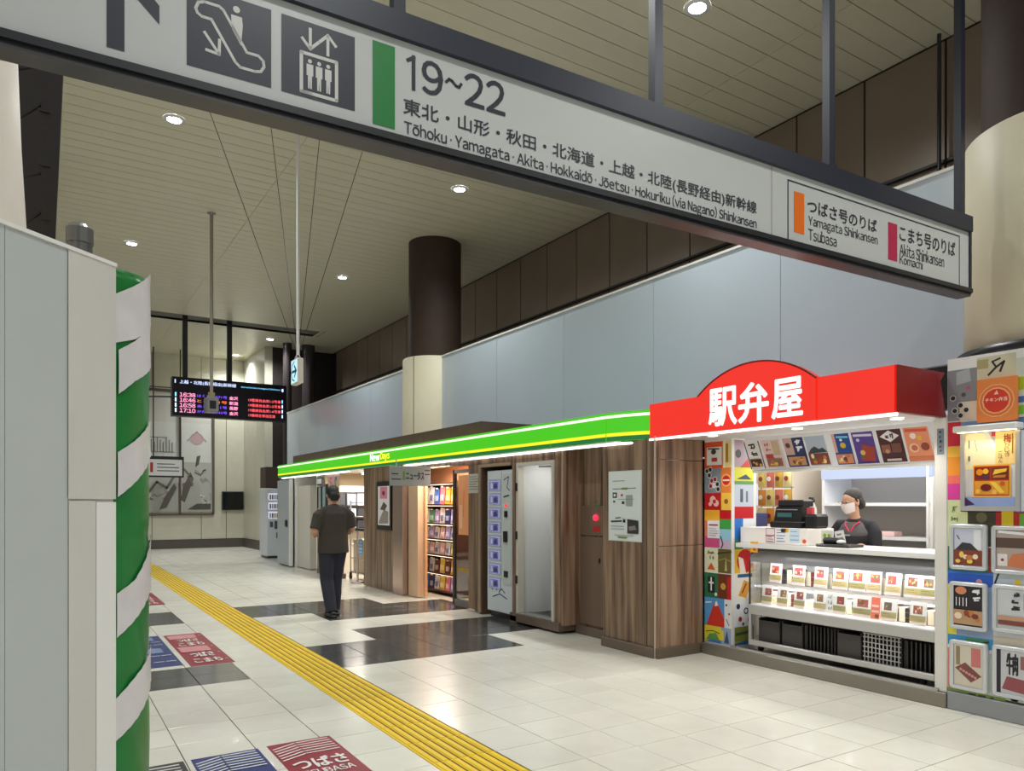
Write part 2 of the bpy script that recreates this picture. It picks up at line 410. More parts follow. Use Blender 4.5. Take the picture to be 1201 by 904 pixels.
# ---- ceiling: planks across, cross joints, slot ----
M_ceil = mat('ceiling_plank', (208, 204, 182), 0.38, noise=0.02, rand=0.02)
M_gap = mat('ceiling_gap', (84, 76, 62), 0.8)
ceil = B().box(.2, 9, -7, 20.75, ZC + .012, ZC + .15).box(.2, 9, 21.6, 28, ZC + .012, ZC + .15).box(6.82, 9, 20.75, 21.6, ZC + .012, ZC + .15).ob('ceiling', M_gap, None, kind='structure')
pl = {}
seg = [(.2, 3.0), (3.0, 6.72), (6.72, 8.06)]
rest = B()
y = -6.9; PW = 0.25
while y < 27.8:
    for (x0, x1) in seg:
        if 20.6 < y < 21.6 and x0 < 6.7: continue
        if 3.6 < y < 12.2:
            key = (x0, x1)
            if key not in pl:
                pl[key] = B().box(.003, x1 - x0 - .003, .005, PW - .005, 0, .011).mesh('plank', M_ceil)
            o = bpy.data.objects.new('plank', pl[key]); COL.objects.link(o); o.parent = ceil; o.location = (x0, y, ZC)
        else: rest.box(x0 + .003, x1 - .003, y + .005, y + PW - .005, ZC, ZC + .011)
    y += PW
rest.ob('distant_planks', M_ceil, ceil, kind='stuff')
B().box(.2, 6.8, 20.72, 20.75, ZC + .01, ZC + .07).box(.2, 6.82, 21.6, 21.63, ZC + .01, ZC + .07).box(6.82, 6.85, 20.72, 21.63, ZC, ZC + .07).box(.2, 6.85, 20.72, 21.63, ZC + .06, ZC + .09).ob('ceiling_slot', mat('slot_dark', (112, 108, 102), .8), ceil)

# ---- dark panelled upper wall ----
M_dpan = mat('dark_brown_panel', (128, 112, 96), 0.36, 0.1, noise=0.06, nscale=2, rand=0.05)
wu = B().box(XW + .03, XW + .2, -7, 28, 2.5, ZC).ob('wall_upper', mat('panel_joint', (24, 20, 18), .7), None, kind='structure')
pm = B().box(XW, XW + .028, .012, .903, 0, ZC - 5.14).mesh('panel', M_dpan)
pm2 = B().box(XW, XW + .028, .012, .903, 0, 1.6).mesh('panel', M_dpan)
for k in range(-8, 26):
    yy = 4.15 + .9155 * k
    if yy > 23: break
    for me, z in ((pm, 5.12), (pm2, 3.49)):
        o = bpy.data.objects.new('panel', me); COL.objects.link(o); o.parent = wu; o.location = (0, yy, z)
B().box(XW - .06, XW, -7, 23.6, 5.085, 5.115).ob('ledge', mat('ledge_dark', (30, 27, 25), .5), wu)
# ---- dark return wall far right with the round piers ----
wr = B().box(5.95, XW + .2, 23.7, 23.9, 0, ZC).ob('wall_recess', mat('dark_recess', (46, 38, 36), .5), None, kind='structure')
# ---- pale hoarding wall above the shops ----
M_hoard = mat('pale_grey_panel', (192, 205, 214), 0.24, 0.1, noise=0.015, nscale=1.0, rand=0.012)
wh = B().box(XH + .02, XH + .08, 2.95, 22.2, 2.62, 4.17).box(XH + .02, XH + .08, 18.6, 22.2, 0, 2.62).ob('wall_right', mat('panel_edge', (120, 124, 128), .5), None, kind='structure')
yy = 2.95
for k in range(11):
    y1 = min(yy + 1.8, 22.2)
    B().box(XH, XH + .02, yy + .003, y1 - .003, 2.62 if y1 < 18.7 else 0.0, 4.17).ob('panel', M_hoard, wh); yy = y1
    if yy >= 22.2: break
B().box(XH - .012, XH + .1, 2.95, 22.2, 4.17, 4.195).ob('cap_rail', M_white, wh)
# ---- far wall ----
YF = 26.6
wf = B().box(-9, 5.95, YF, YF + .2, 0, ZC + .1).box(5.9, 6.1, 23.7, YF, 0, ZC + .1).ob('wall_far', mat('wall_joint', (96, 90, 78), .7), None, kind='structure')
edges = [-9, -6.5, -4, -1.5, .4, 1.5, 3.0, 4.5, 5.3, 5.9]
for a, b_ in zip(edges[:-1], edges[1:]):
    B().box(a + .01, b_ - .01, YF - .025, YF, .3, 5.28).ob('panel', M_cream, wf)
    B().box(a + .01, b_ - .01, YF - .025, YF, 5.32, ZC).ob('panel', M_cream, wf)
for a, b_ in ((23.72, 24.9), (24.9, 26.1), (26.1, YF - .03)):
    B().box(5.875, 5.9, a + .01, b_ - .01, .3, ZC).ob('panel', M_cream, wf)
B().box(5.86, 6.1, 23.67, 23.7, .3, ZC).ob('panel', M_cream, wf)
B().box(-9, 5.87, YF - .06, YF, 0, .28).box(5.84, 5.9, 23.66, YF - .06, 0, .28).ob('baseboard_far', mat('dark_base', (84, 78, 72), .5), None, kind='structure')
# ---- left side: dark wall with steel truss far behind the hoarding ----
wl = B().box(-8.9, .12, 19.8, 20, 0, 6.4).box(-8.9, 3, 19.8, 20, 6.6, 17).ob('wall_left', mat('dark_left', (64, 58, 52), .7), None, kind='structure')
tr = thing('steel_truss', 'dark steel lattice column at the left edge of the ceiling', 'truss', (-.2, 13, 0))
M_tr = mat('truss_steel', (62, 56, 50), .6, noise=.1)
b1 = B().box(-.02, .1, 13, 13.12, 0, 10.5); b1.ob('chord', M_tr, tr)
B().box(-.52, -.40, 13, 13.12, 0, 10.5).ob('chord', M_tr, tr)
for k in range(9):
    z = 3.0 + k * .8
    B().tube([(-.46, 13.06, z), (.04, 13.06, z + (.5 if k % 2 else .25))], .03, 6).ob('brace', M_tr, tr)
    B().box(-.06, .1, 12.97, 13, z + .3, z + .34).ob('bracket', M_tr, tr)
B().box(-.92, -.62, 12.6, 12.75, 0, 10.5).ob('red_post', mat('red_oxide', (150, 34, 30), .5), None, label='dark red steel post seen between the white sheet and the lattice column', cat='post')
# white sheeted column far left
ws = B(); prof = [(1.02, 0), (1.0, 1.5), (.965, 2.6), (.93, 3.3), (.90, 4.1), (.885, 5.2), (.885, 6.4)]
vs = []; fs = []; n = 60
for r_, z in prof:
    for k in range(n):
        a = 2 * math.pi * k / n; q = r_ + .006 * math.sin(9 * a) + .004 * math.sin(23 * a + z)
        vs.append((-1.02 + q * math.cos(a), 4.55 + q * math.sin(a), z))
for i in range(len(prof) - 1):
    for k in range(n): j = (k + 1) % n; fs.append((i * n + k, i * n + j, i * n + n + j, i * n + n + k))
ws.add(vs, fs, 0, True)
ws.ob('sheeted_column', mat('white_sheet', (222, 214, 204), .5, noise=.03), None, label='column wrapped in white sheet behind the left hoarding', cat='column')

# ---- round columns ----
def column(cx, cy, rb, rc, z0, label, black=False):
    t = thing('column', label, 'column', (cx, cy, 0))
    b = B().lathe((cx, cy, 0), [(rb, 4.1), (rb, ZC)], 48); b.ob('brown_shaft', M_brown, t, label='dark brown upper shaft')
    b = B()
    for k in range(4):
        a = math.pi / 2 * k + .42
        b = B().lathe((cx, cy, 0), [(rc - .012, z0), (rc, z0 + .01), (rc, 4.18), (rc - .012, 4.195), (rb, 4.195)], 16, a0=a + .012, a1=a + math.pi / 2 - .012); b.ob('cladding_panel', M_creamcol, t)
    B().lathe((cx, cy, 0), [(rc - .02, z0), (rc - .02, 4.18)], 40).ob('core', mat('core_dark', (90, 84, 70), .7), t)
    if black: B().lathe((cx, cy, 0), [(.1, z0 - .07), (rc + .05, z0 - .07), (rc + .05, z0), (rc - .03, z0 + .001)], 48).ob('gap_shadow_ring', M_black, t, label='black ring standing for the shadow in the gap under the cladding')  # black ring takes the place of the shadow in the gap below the cladding
    return t
column(6.3, 12.67, .495, .61, 0.0, 'round column with dark brown top and cream lower cladding, far one by pale wall')
column(6.3, 2.42, .50, .61, 2.62, 'big cream clad round column at the right edge above the poster wall', True)
for x, yv, r_, lb in ((6.35, 22.9, .13, 'slim dark round pier nearest the far cream wall'), (7.0, 22.9, .2, 'thicker dark round pier left of the dark panelled wall')):
    B().lathe((x, yv, 0), [(r_, 0), (r_, ZC)], 24).ob('pier', mat('pier_dark', (52, 46, 48), .25), None, label=lb, cat='pier')
# ---- far concourse details ----
# mural of pale panels
fw = FY(YF - .03)
def fy(u, v): return onY(u, v, YF - .03)
x0, z1 = fy(150, 452); x1, z0 = fy(250, 607)
z1 = 5.2; z0 = 1.13
mu = thing('wall_mural', 'tall pale mural of bare ink branches in a thin dark frame on the far wall', 'mural', (x0, YF, 0))
rg = random.Random(3)
xm = fy(211, 500)[0]
for (a, c, lb) in ((x0, xm, 0), (xm, x1, 1)):
    it = [('r', (176, 176, 168), .04, .96, .0, .42), ('r', (200, 197, 190), .05, .95, .75, .97)]
    for q in range(9):
        pts = [(rg.uniform(.1, .9), rg.uniform(.05, .35))]
        for w in range(4): pts.append((min(.95, max(.05, pts[-1][0] + rg.uniform(-.2, .2))), min(.42, max(.02, pts[-1][1] + rg.uniform(-.05, .06)))))
        it.append(('l', rg.choice([(110, 104, 98), (150, 148, 142), (228, 228, 224)]), pts, rg.uniform(.01, .04)))
    if lb == 0:
        it += textlines((120, 118, 114), .2, .9, .5, .62, 2)
        for q in range(12): it.append(('l', (118, 116, 112), [(.2 + q * .06, .5), (.2 + q * .06, .62 - .02 * (q % 3))], .018))
        it += [('l', (110, 102, 96), [(.3, .12), (.55, .25), (.75, .2), (.9, .3)], .05), ('p', (98, 90, 84), [(.6, .02), (.75, .04), (.95, .2), (.9, .24), (.7, .12)])]
    else:
        it += [('p', (100, 92, 86), [(.0, .1), (.12, .08), (.4, .28), (.3, .34), (.05, .2)]), ('l', (112, 104, 98), [(.1, .36), (.3, .3), (.35, .22)], .06), ('p', (90, 88, 84), [(.45, .38), (.5, .47), (.62, .48), (.56, .4)]), ('o', (188, 160, 160), .5, .62, .22, .05), ('l', (170, 140, 140), [(.2, .6), (.5, .68), (.8, .6)], .03)]
        it += [('p', (84, 82, 76), [(.2, .02), (.5, .07), (.95, .07), (.95, .02)])]
    pic('picture', fw, a + .03, c - .03, z0 + .08, z1 - .05, (206, 206, 200), it, mu, d=.01)
fb = B()
for xx in (x0, xm, x1): fb.box(xx - .035, xx + .035, YF - .09, YF - .03, z0, z1)
for zz in (z0, z1): fb.box(x0, x1, YF - .09, YF - .03, zz - .04, zz + .04)
fb.ob('frame', mat('mural_frame', (96, 82, 74), .5), mu)
# hanging small sign
xa, za = fy(172, 538); xb, zb = fy(214, 558)
hs = thing('hanging_sign', 'small white platform sign hanging before the far mural', 'sign', ((xa + xb) / 2, 25.6, zb))
sc_ = 25.6 / YF
xa, xb, za, zb = xa * sc_, xb * sc_, CAM_H + (za - CAM_H) * sc_, CAM_H + (zb - CAM_H) * sc_
B().box(xa - .05, xb + .05, 25.62, 25.72, zb - .05, za + .1).ob('case', M_dark, hs)
pic('face', FY(25.62), xa, xb, zb, za, (214, 214, 210), [('r', (170, 40, 50), .1, .18, .2, .8)] + textlines((90, 90, 92), .3, .9, .3, .72, 3, .03), hs)
B().tube([(xa + .2, 25.66, za), (xa + .2, 25.66, ZC)], .02, 6).ob('rod', M_dark, hs); B().tube([(xb - .05, 25.66, za), (xb - .05, 25.66, ZC)], .02, 6).ob('rod', M_dark, hs)
# black screen on the far wall
xa, za = fy(260, 576); xb, zb = fy(285, 598)
tv = thing('wall_screen', 'black unlit screen on the cream far wall', 'screen', ((xa + xb) / 2, YF, zb))
B().bev(xa, xb, YF - .14, YF - .03, zb, za, .02).ob('housing', M_black, tv)
B().box(xa + .03, xb - .03, YF - .145, YF - .14, zb + .03, za - .03).ob('display', mat('screen_glass', (10, 10, 12), .08), tv)

# ---- downlights ----
dl_spots = [(1.42, 10.3, 'ceiling downlight at upper left, below the sign symbols'), (1.42, 15.65, 'small ceiling downlight low on the left, above the white hoarding'),
            (5.5, 10.2, 'ceiling downlight in front of the brown column top'), (5.5, 15.55, 'small ceiling downlight left of the brown column'),
            (5.47, 5.2, 'bright ceiling downlight above the overhead sign'), (5.75, 22.6, 'ceiling downlight over the slim dark pier at the far end'),
            (1.42, 21.0 + 1.2, 'hidden downlight'), (1.42, 5.0, 'hidden'), (5.5, -.1, 'hidden'), (1.42, -.1, 'hidden'), (1.42, -5, 'hidden'), (5.5, -5, 'hidden'), (5.4, 25.6, 'faint ceiling downlight above the departure board')]
def make_dl():
    t = thing('downlight', 'x', 'downlight', (0, 0, 0), group='ceiling downlights')
    B().lathe((0, 0, 0), [(.085, -.012), (.125, -.015), (.13, 0.0), (.13, .003)], 28).ob('trim_ring', mat('dl_ring', (226, 226, 230), .25), t)
    B().lathe((0, 0, 0), [(.0, .004), (.06, .004), (.075, -.004), (.085, -.012)], 28).ob('lamp', mat('downlamp', (238, 238, 255), emit=22), t)
    return t
proto = make_dl()
for i, (x, yv, lb) in enumerate(dl_spots):
    o = proto if i == 0 else copy_tree(proto)
    o.location = (x, yv, ZC - .004)
    if lb.startswith('hidden'): lb = 'ceiling downlight outside the picture, at %s' % ['the far end behind the hoarding', 'the near left above the sign', 'the right just behind the camera', 'the left just behind the camera', 'the far left behind the camera', 'the far right behind the camera'][(i - 6) % 6]
    o['label'] = lb
    light('downlight_beam', 'SPOT', (x, yv, ZC - .05), DOWN_W, None, .12, (.93, .965, .97), (0, 0, 0), R(150), .9)
B().tube([(7.93, 4.15, 4.0), (7.93, 4.15, ZC)], .02, 8).ob('conduit', M_dark, None, label='thin dark rod running up the dark panelled wall at upper right', cat='rod')
# =====================================================================
# OVERHEAD DIRECTION SIGN
# =====================================================================
def onF(u, v, fr):
    d = Vector(ray(u, v)); c = Vector((0, 0, CAM_H))
    t = (fr.o - c).dot(fr.n) / d.dot(fr.n); p = c + d * t - fr.o
    return p.dot(fr.ux), p.dot(fr.uz)
fs_ = Fr((0.99, 2.82, 0), (4.51, -.150, 0), (0, 0, 1))
S = lambda u, v: onF(u, v, fs_)
sg = thing('overhead_sign', 'long white station direction sign with navy frame hanging across the top of the picture', 'sign', (2.4, 2.9, 2.9))
M_signw = mat('sign_white', (196, 198, 194), .3, noise=.01)
sR = S(1137, 340)[0]; sL = -2.6
z1, z2 = 3.0, 3.4
B().fbox(fs_, sL, sR - .01, z1, z2, -.06, 0).ob('face_panel', M_signw, sg)
B().fbox(fs_, sL, sR, z2, z2 + .105, -.085, .025).ob('top_rail', M_navy, sg)
B().fbox(fs_, sL, sR, z1 - .028, z1, -.075, .025).fbox(fs_, sL, sR, z1 - .045, z1 - .028, -.07, .01).ob('bottom_rail', M_dark, sg)
B().fbox(fs_, sL, sR - .02, z1 - .055, z1 - .045, -.075, .018).ob('underside_strip', mat('sign_under', (64, 62, 62), .3), sg)
B().fbox(fs_, sR - .012, sR + .012, z1 - .03, z2 + .02, -.08, .01).ob('end_cap', M_navy, sg)
for u in (471, 776, 979.5, 1133):
    a = S(u, 270)[0]
    b = B().fbox(fs_, a - .026, a + .026, z2 + .1 if u != 1133 else z1, ZC, -.07, -.02); 
    if u != 1133: b.disc(fs_, a, z2 + .12, .02, -.02, -.0)
    b.ob('hanger_post', M_navy, sg)
B().fbox(fs_, S(904, 300)[0], S(906, 300)[0], z1, z2, .0, .0008).ob('seam', mat('seam', (170, 170, 164), .5), sg)
# symbols
def ibox(u0, u1, name, draw):
    a0 = S(u0, 50)[0]; a1 = S(u1, 50)[0]; b0, b1 = z1 + .075, z2 - .075 + .05
    b = B().fbox(fs_, a0, a1, zi0, zi1, .001, .002, 0)
    draw(b, a0, a1 - a0, zi0, zi1 - zi0); b.ob(name, [M_ink2, M_signsym], sg)
zi0 = S(219, 76)[1]; zi1 = S(318, 12)[1]
M_ink2 = mat('symbol_navy', (42, 44, 55), .4); M_signsym = mat('symbol_white', (206, 205, 198), .4)
def esc(b, a, w, z, h):
    P = lambda x, y: (a + w * x, z + h * y)
    o = [(.10, .72), (.13, .80), (.20, .83), (.37, .83), (.42, .80), (.70, .36), (.84, .36), (.90, .31), (.91, .24), (.87, .17), (.80, .15), (.62, .15), (.56, .20), (.28, .64), (.17, .64), (.12, .67)]
    b.line(fs_, [P(*q) for q in o + [o[0]]], w * .035, .0025, .003, 1)
    b.disc(fs_, *P(.575, .86), w * .042, .0025, .003, 1)
    b.fpoly(fs_, [P(.51, .78), (P(.64, .78)), P(.65, .68), P(.63, .42), P(.52, .60)], .0025, .003, 1)
    b.line(fs_, [P(.20, .46), P(.36, .25)], w * .035, .0025, .003, 1); b.line(fs_, [P(.22, .25), P(.37, .235), P(.375, .42)], w * .035, .0025, .003, 1)
ibox(219, 318, 'escalator_symbol', esc)
def lif(b, a, w, z, h):
    P = lambda x, y: (a + w * x, z + h * y)
    b.line(fs_, [P(.26, .07), P(.74, .07), P(.74, .58), P(.26, .58), P(.26, .07), P(.4, .07)], w * .045, .0025, .003, 1)
    for x in (.375, .50, .625):
        b.disc(fs_, *P(x, .49), w * .027, .0025, .003, 1); b.fpoly(fs_, [P(x - .045, .45), P(x + .045, .45), P(x + .045, .30), P(x + .028, .30), P(x + .026, .13), P(x + .005, .13), P(x, .27), P(x - .005, .13), P(x - .026, .13), P(x - .028, .30), P(x - .045, .30)], .0025, .003, 1)
    b.line(fs_, [P(.38, .92), P(.38, .66)], w * .04, .0025, .003, 1); b.line(fs_, [P(.27, .77), P(.38, .655), P(.49, .77)], w * .04, .0025, .003, 1)
    b.line(fs_, [P(.62, .90), P(.62, .64)], w * .04, .0025, .003, 1); b.line(fs_, [P(.51, .79), P(.62, .905), P(.73, .79)], w * .04, .0025, .003, 1)
ibox(330, 416, 'lift_symbol', lif)
a0 = S(125, 50)[0]; a1 = S(146, 50)[0]; zb = S(125, 55)[1]; am = (a0 + a1) / 2; zt = z2 - .03; w = a1 - a0
b = B().fbox(fs_, a0, a1, zb, zt - .03, .001, .002)
hw = S(187, 28)[0] - am
for sgn in (1, -1): b.fpoly(fs_, [(am, zt), (am, zt - w * 1.35), (am + sgn * hw, zt - hw - w * 1.2), (am + sgn * hw, zt - hw)], .001, .002)
b.ob('arrow', M_ink2, sg)
a0 = S(437, 80)[0]; a1 = S(463, 80)[0]
B().fbox(fs_, a0, a1, S(437, 145)[1], S(437, 47)[1], .001, .002).ob('green_bar', mat('sign_green', (24, 122, 52), .4), sg)
def stext(s, u0, u1, ul, vt, vb, bold, name='lettering'):
    a0, zt_ = S(ul, vt); zb_ = S(ul, vb)[1]
    return text(name, fs_, s, S(u0, 100)[0], S(u1, 100)[0], zb_, zt_, M_ink2, sg, .0022, bold)
stext('9', 495, 519, 495, 69, 108, .02)
a0, zq = S(487, 66); zq2 = S(487, 107)[1]
B().fbox(fs_, a0 - .016, a0, zq2, zq, .0018, .0025).line(fs_, [(a0 - .005, zq - .006), (a0 - .035, zq - .028)], .014, .0018, .0026).ob('lettering', M_ink2, sg); stext('22', 545, 592, 545, 84, 122, .02)
a0, zq = S(523, 93); a1 = S(541, 100)[0]; ww = a1 - a0
B().line(fs_, [(a0, zq - .012), (a0 + ww * .2, zq + .004), (a0 + ww * .4, zq), (a0 + ww * .65, zq - .016), (a0 + ww * .85, zq - .018), (a1, zq)], .012, .0018, .0025).ob('lettering', M_ink2, sg)
stext('東北・山形・秋田・北海道・上越・北陸(長野経由)新幹線', 473, 887, 473, 114, 136, .014)
stext('Tōhoku・Yamagata・Akita・Hokkaidō・Jōetsu・Hokuriku (via Nagano) Shinkansen'.replace('・', ' · '), 474, 887, 474, 140, 160, .012)
a0 = S(924, 230)[0]; a1 = S(1125, 300)[0]; b0 = S(924, 281)[1]; b1 = S(924, 211)[1]
B().line(fs_, [(a0, b0), (a1, b0), (a1, b1), (a0, b1), (a0, b0)], .008, .001, .002).ob('outline_box', M_ink2, sg)
B().fbox(fs_, S(931, 250)[0], S(943, 250)[0], S(931, 272)[1], S(931, 224)[1], .001, .002).ob('orange_bar', mat('sign_orange', (232, 110, 20), .4), sg)
B().fbox(fs_, S(1041.5, 250)[0], S(1052, 250)[0], S(1041, 304)[1], S(1041, 260)[1], .001, .002).ob('magenta_bar', mat('sign_magenta', (182, 30, 74), .4), sg)
stext('つばさ号のりば', 947, 1028, 947, 233, 249, .02); stext('Yamagata Shinkansen', 948, 1029, 948, 252, 267, .006); stext('Tsubasa', 948, 981, 948, 267, 281, .006)
stext('こまち号のりば', 1055, 1120, 1055, 264, 282, .018); stext('Akita Shinkansen', 1055, 1107, 1055, 285, 299, .006); stext('Komachi', 1055, 1082, 1055, 298, 309, .006)

# =====================================================================
# DEPARTURE BOARD
# =====================================================================
YB = 21.05
xL, zTL = onY(202, 441, YB); xR_, zTR = onY(336, 451, YB); zB = onY(202, 487, YB)[1]
zT = onY(202, 441, YB)[1]
bd = thing('departure_board', 'lit departure board with red, white and purple rows hanging on two black poles', 'board', ((xL + xR_) / 2, YB, zB))
B().box(xL, xR_, YB, YB + .3, zB, zT).ob('housing', M_black, bd)
for u in (218, 270.5):
    a = onY(u, 430, YB)[0]; B().box(a - .06, a + .06, YB + .1, YB + .2, zT, ZC + .055).ob('pole', M_dark, bd)
fb_ = FY(YB); W = xR_ - xL; Hh = zT - zB
def led(rgb, e=1.6): return mat('led_%d_%d_%d' % rgb, rgb, emit=e * .62)
LW = led((200, 214, 255), 1.8); LR = led((255, 90, 100)); LP = led((120, 80, 255)); LO = led((255, 110, 60)); LK = led((255, 150, 190), 1.6); LC = led((120, 210, 255))
def bt(s, x0, x1, y, h, m, bold=.02):
    bold = .018 if bold > .025 and m is LK else 0.0
    return text('lettering', fb_, s, xL + W * x0, xL + W * x1, zB + Hh * (y), zB + Hh * (y + h), m, bd, .004, bold)
B().fbox(fb_, xL + .02, xR_ - .02, zB + .02, zT - .02, .0, .003).ob('display', mat('led_ground', (16, 8, 26), .3), bd)
bt('上越・北陸(長野経由)新幹線', .06, .54, .82, .11, LW, .03); bt('Joetsu·Hokuriku (via Nagano) Shinkansen', .58, .94, .835, .055, LC)
rows = [('16:38', 'はくたか571号', '金沢', LP, '19番線自由席1-5号車'), ('16:46', 'とき 331号', '新潟', LO, '19番線自由席1-5号車'), ('16:58', 'あさま621号', '長野', LP, '19番線自由席1-6号車'), ('17:10', 'かがやき543号', '金沢', LP, '19番線全車指定席')]
for i, (t_, n_, d_, m_, p_) in enumerate(rows):
    y = .50 - .135 * i
    bt(t_, .06, .19, y, .1, LK, .03); bt(n_, .205, .46, y + .01, .075, m_, .03); bt(d_, .48, .555, y, .09, LK, .03); bt(p_, .65, .945 - (.05 if i == 3 else 0), y - .01, .085, LR, .03)
    B().fbox(fb_, xL + W * .022, xL + W * .034, zB + Hh * y, zB + Hh * (y + .1), .004, .005).fbox(fb_, xL + W * .955, xL + W * .965, zB + Hh * y, zB + Hh * (y + .09), .004, .005).ob('marker', [LC, LW, LW, LW][i], bd)
B().fbox(fb_, xL + W * .02, xL + W * .028, zB + Hh * .84, zB + Hh * .93, .004, .005).fbox(fb_, xL + W * .955, xL + W * .97, zB + Hh * .82, zB + Hh * .9, .004, .005).ob('marker', LW, bd)
B().tube([(xL - 2.2, YB + .1, zB + .55), (xL - 1.2, YB + .1, zB + .42), (xL, YB + .1, zB + .5)], .02, 6).ob('cable', M_dark, bd)

# pole with small box
pb = thing('hanging_camera', 'small grey box on a long thin pole before the departure board', 'camera', (2.41, 13.31, 3.1))
Yc = 13.31
xq, zq = onY(248, 470, Yc)
B().tube([(xq, Yc, zq + .12), (xq, Yc, ZC)], .028, 10).ob('pole', mat('pole_beige', (150, 144, 128), .4), pb)
B().lathe((xq, Yc, ZC - .03), [(.03, 0), (.07, .02), (.07, .03)], 16).ob('flange', M_grey, pb)
xa, za = onY(241, 466, Yc); xb, zb = onY(255, 484, Yc)
B().bev(xa, xb, Yc - .12, Yc + .14, zb, za, .015).ob('housing', mat('box_grey', (128, 126, 126), .4), pb)
B().box(xa + .045, xb - .045, Yc - .125, Yc - .12, zb + .05, za - .06).ob('lens_window', M_black, pb)
B().box(xq - .05, xq + .05, Yc - .03, Yc + .03, za, za + .09).ob('bracket', mat('brass_bracket', (150, 140, 90), .4), pb)

# exit sign on pole
YE = 9.5 * _c + 9.5 * (347 - 600.5) / 868 * (-_s)
ex = thing('exit_sign', 'small lit white box sign with a teal arrow on a thin white pole', 'sign', (2.75, YE, 3.0))
xa, za = onY(349, 419, YE); xb, zb = onY(356, 449, YE)
B().bev(xa, xb, YE, YE + .30, zb, za, .008).ob('case', mat('exit_case', (232, 222, 210), .4), ex)
fe = FX(xa)
B().fbox(fe, -YE - .285, -YE - .015, zb + .015, za - .015, .0, .002).ob('lit_face', mat('exit_face', (180, 226, 240), emit=.65), ex)
cx, cz = -YE - .15, (za + zb) / 2
B().line(fe, [(cx - .08, cz), (cx + .09, cz)], .035, .003, .004).line(fe, [(cx + .02, cz + .07), (cx + .1, cz), (cx + .02, cz - .07)], .032, .003, .004).line(fe, [(cx + .02, cz + .125), (cx - .08, cz + .09), (cx - .12, cz), (cx - .08, cz - .09), (cx + .02, cz - .125)], .018, .003, .004).ob('arrow', mat('teal_print', (20, 92, 108), .5), ex)
cx = (xa + xb) / 2
hx = cx + .01; hz = za + .03
B().tube([(hx, YE + .15, za), (hx, YE + .15, ZC)], .02, 10).ob('pole', M_white, ex)
B().lathe((hx, YE + .15, za), [(.05, 0), (.03, .05), (.02, .06)], 12).ob('hub', M_dark, ex)
for (u, v) in ((245, 128), (318, 150), (425, 178), (376, 150)):
    t = (ZC - CAM_H) * 868 / (590 - v); d = ray(u, v)
    B().tube([(hx, YE + .15, za + .03), (d[0] * t, d[1] * t, ZC)], .004, 5).ob('stay_wire', M_dark, ex)

# =====================================================================
# LEFT HOARDING AND GREEN PADDED POST
# =====================================================================
P1 = Vector((.205, 2.838, 0)); dirw = Vector((.3085, .266, 0)).normalized()
fh = Fr(P1, dirw, (0, 0, 1))          # faces the camera side
hg = thing('hoarding', 'tall pale grey temporary partition filling the left edge of the picture', 'partition', (0, 2.6, 0))
M_hg = mat('hoarding_sheet', (186, 192, 190), .42, noise=.02, nscale=2); M_hg2 = mat('hoarding_cream', (206, 204, 196), .5, noise=.035, nscale=3)
def H(u, v): return onF(u, v, fh)
ztop = 2.3
a80 = H(80, 400)[0]; a112 = H(112, 600)[0]; z584 = H(100, 585)[1]; a20 = H(6, 400)[0]
B().fbox(fh, -1.9, -1.2, .02, ztop - .0, -.05, 0).ob('panel', M_hg, hg); B().fbox(fh, -1.2, a20 - .002, .02, ztop, -.05, 0).ob('panel', M_hg, hg)
B().fbox(fh, a20, a80 - .002, .02, ztop, -.05, 0).ob('panel', M_hg, hg); B().fbox(fh, a80, -.003, .02, ztop - .003, -.014, -.002).ob('panel', M_hg2, hg)
b = B(); n = 14; m = 24; vs = []; fs = []
for j in range(m + 1):
    for i in range(n + 1):
        a = a80 - .003 + (.006 - a80) * i / n; z = z584 + (ztop + .004 - z584) * j / m
        w = .004 + .004 * max(0, math.sin(i * .9 + .3 * math.sin(j * .5))) ** 3 * (1 - j / m)
        vs.append(fh.p(a, z, w))
for j in range(m):
    for i in range(n): k = j * (n + 1) + i; fs.append((k, k + 1, k + n + 2, k + n + 1))
b.add(vs, fs, 0, True); b.ob('cover_sheet', M_hg2, hg, label='creased cream plastic sheet taped over the upper edge')
B().fbox(fh, a112, .003, .02, z584 - .01, .0, .004).ob('edge_strip', M_white, hg)
B().fbox(fh, a80, a112 - .002, .02, z584 - .006, .0, .003).ob('lower_sheet', M_hg2, hg)
B().fbox(fh, -1.9, .004, ztop, ztop + .012, -.014, .008).ob('top_edge', M_white, hg)
B().fbox(fh, -1.9, 0, 0, .02, -.014, .0).ob('foot_rail', M_grey, hg)
M_green = mat('green_vinyl', (18, 118, 48), .32, noise=.14, nscale=7, bump=.5)
M_tape = mat('white_tape', (214, 210, 210), .28, noise=.05, nscale=9, bump=.3)
gc = (.129, 3.031); GR = .207
gp = thing('padded_post', 'post wrapped in green vinyl with slanting white tape stripes beside the hoarding', 'post', (gc[0], gc[1], 0))
vs = []; fs = []; n = 64; m = 70
for j in range(m + 1):
    for k in range(n):
        a = 2 * math.pi * k / n; z = .02 + (2.30 - .02) * j / m
        r_ = GR - .004 - .006 * abs(math.sin(3 * a + z * 5)) * .5 + .0025 * math.sin(9 * a + 14 * z)
        for zz in (.45, .93, 1.40, 1.9):
            r_ -= .008 * math.exp(-((z - zz - .02 * math.sin(a)) / .012) ** 2)
        vs.append((gc[0] + r_ * math.cos(a), gc[1] + r_ * math.sin(a), z))
for j in range(m):
    for k in range(n): q = (k + 1) % n; fs.append((j * n + k, j * n + q, j * n + n + q, j * n + n + k))
fs.append(tuple(m * n + k for k in range(n)))
B().add(vs, fs, 0, True).ob('vinyl_wrap', M_green, gp)
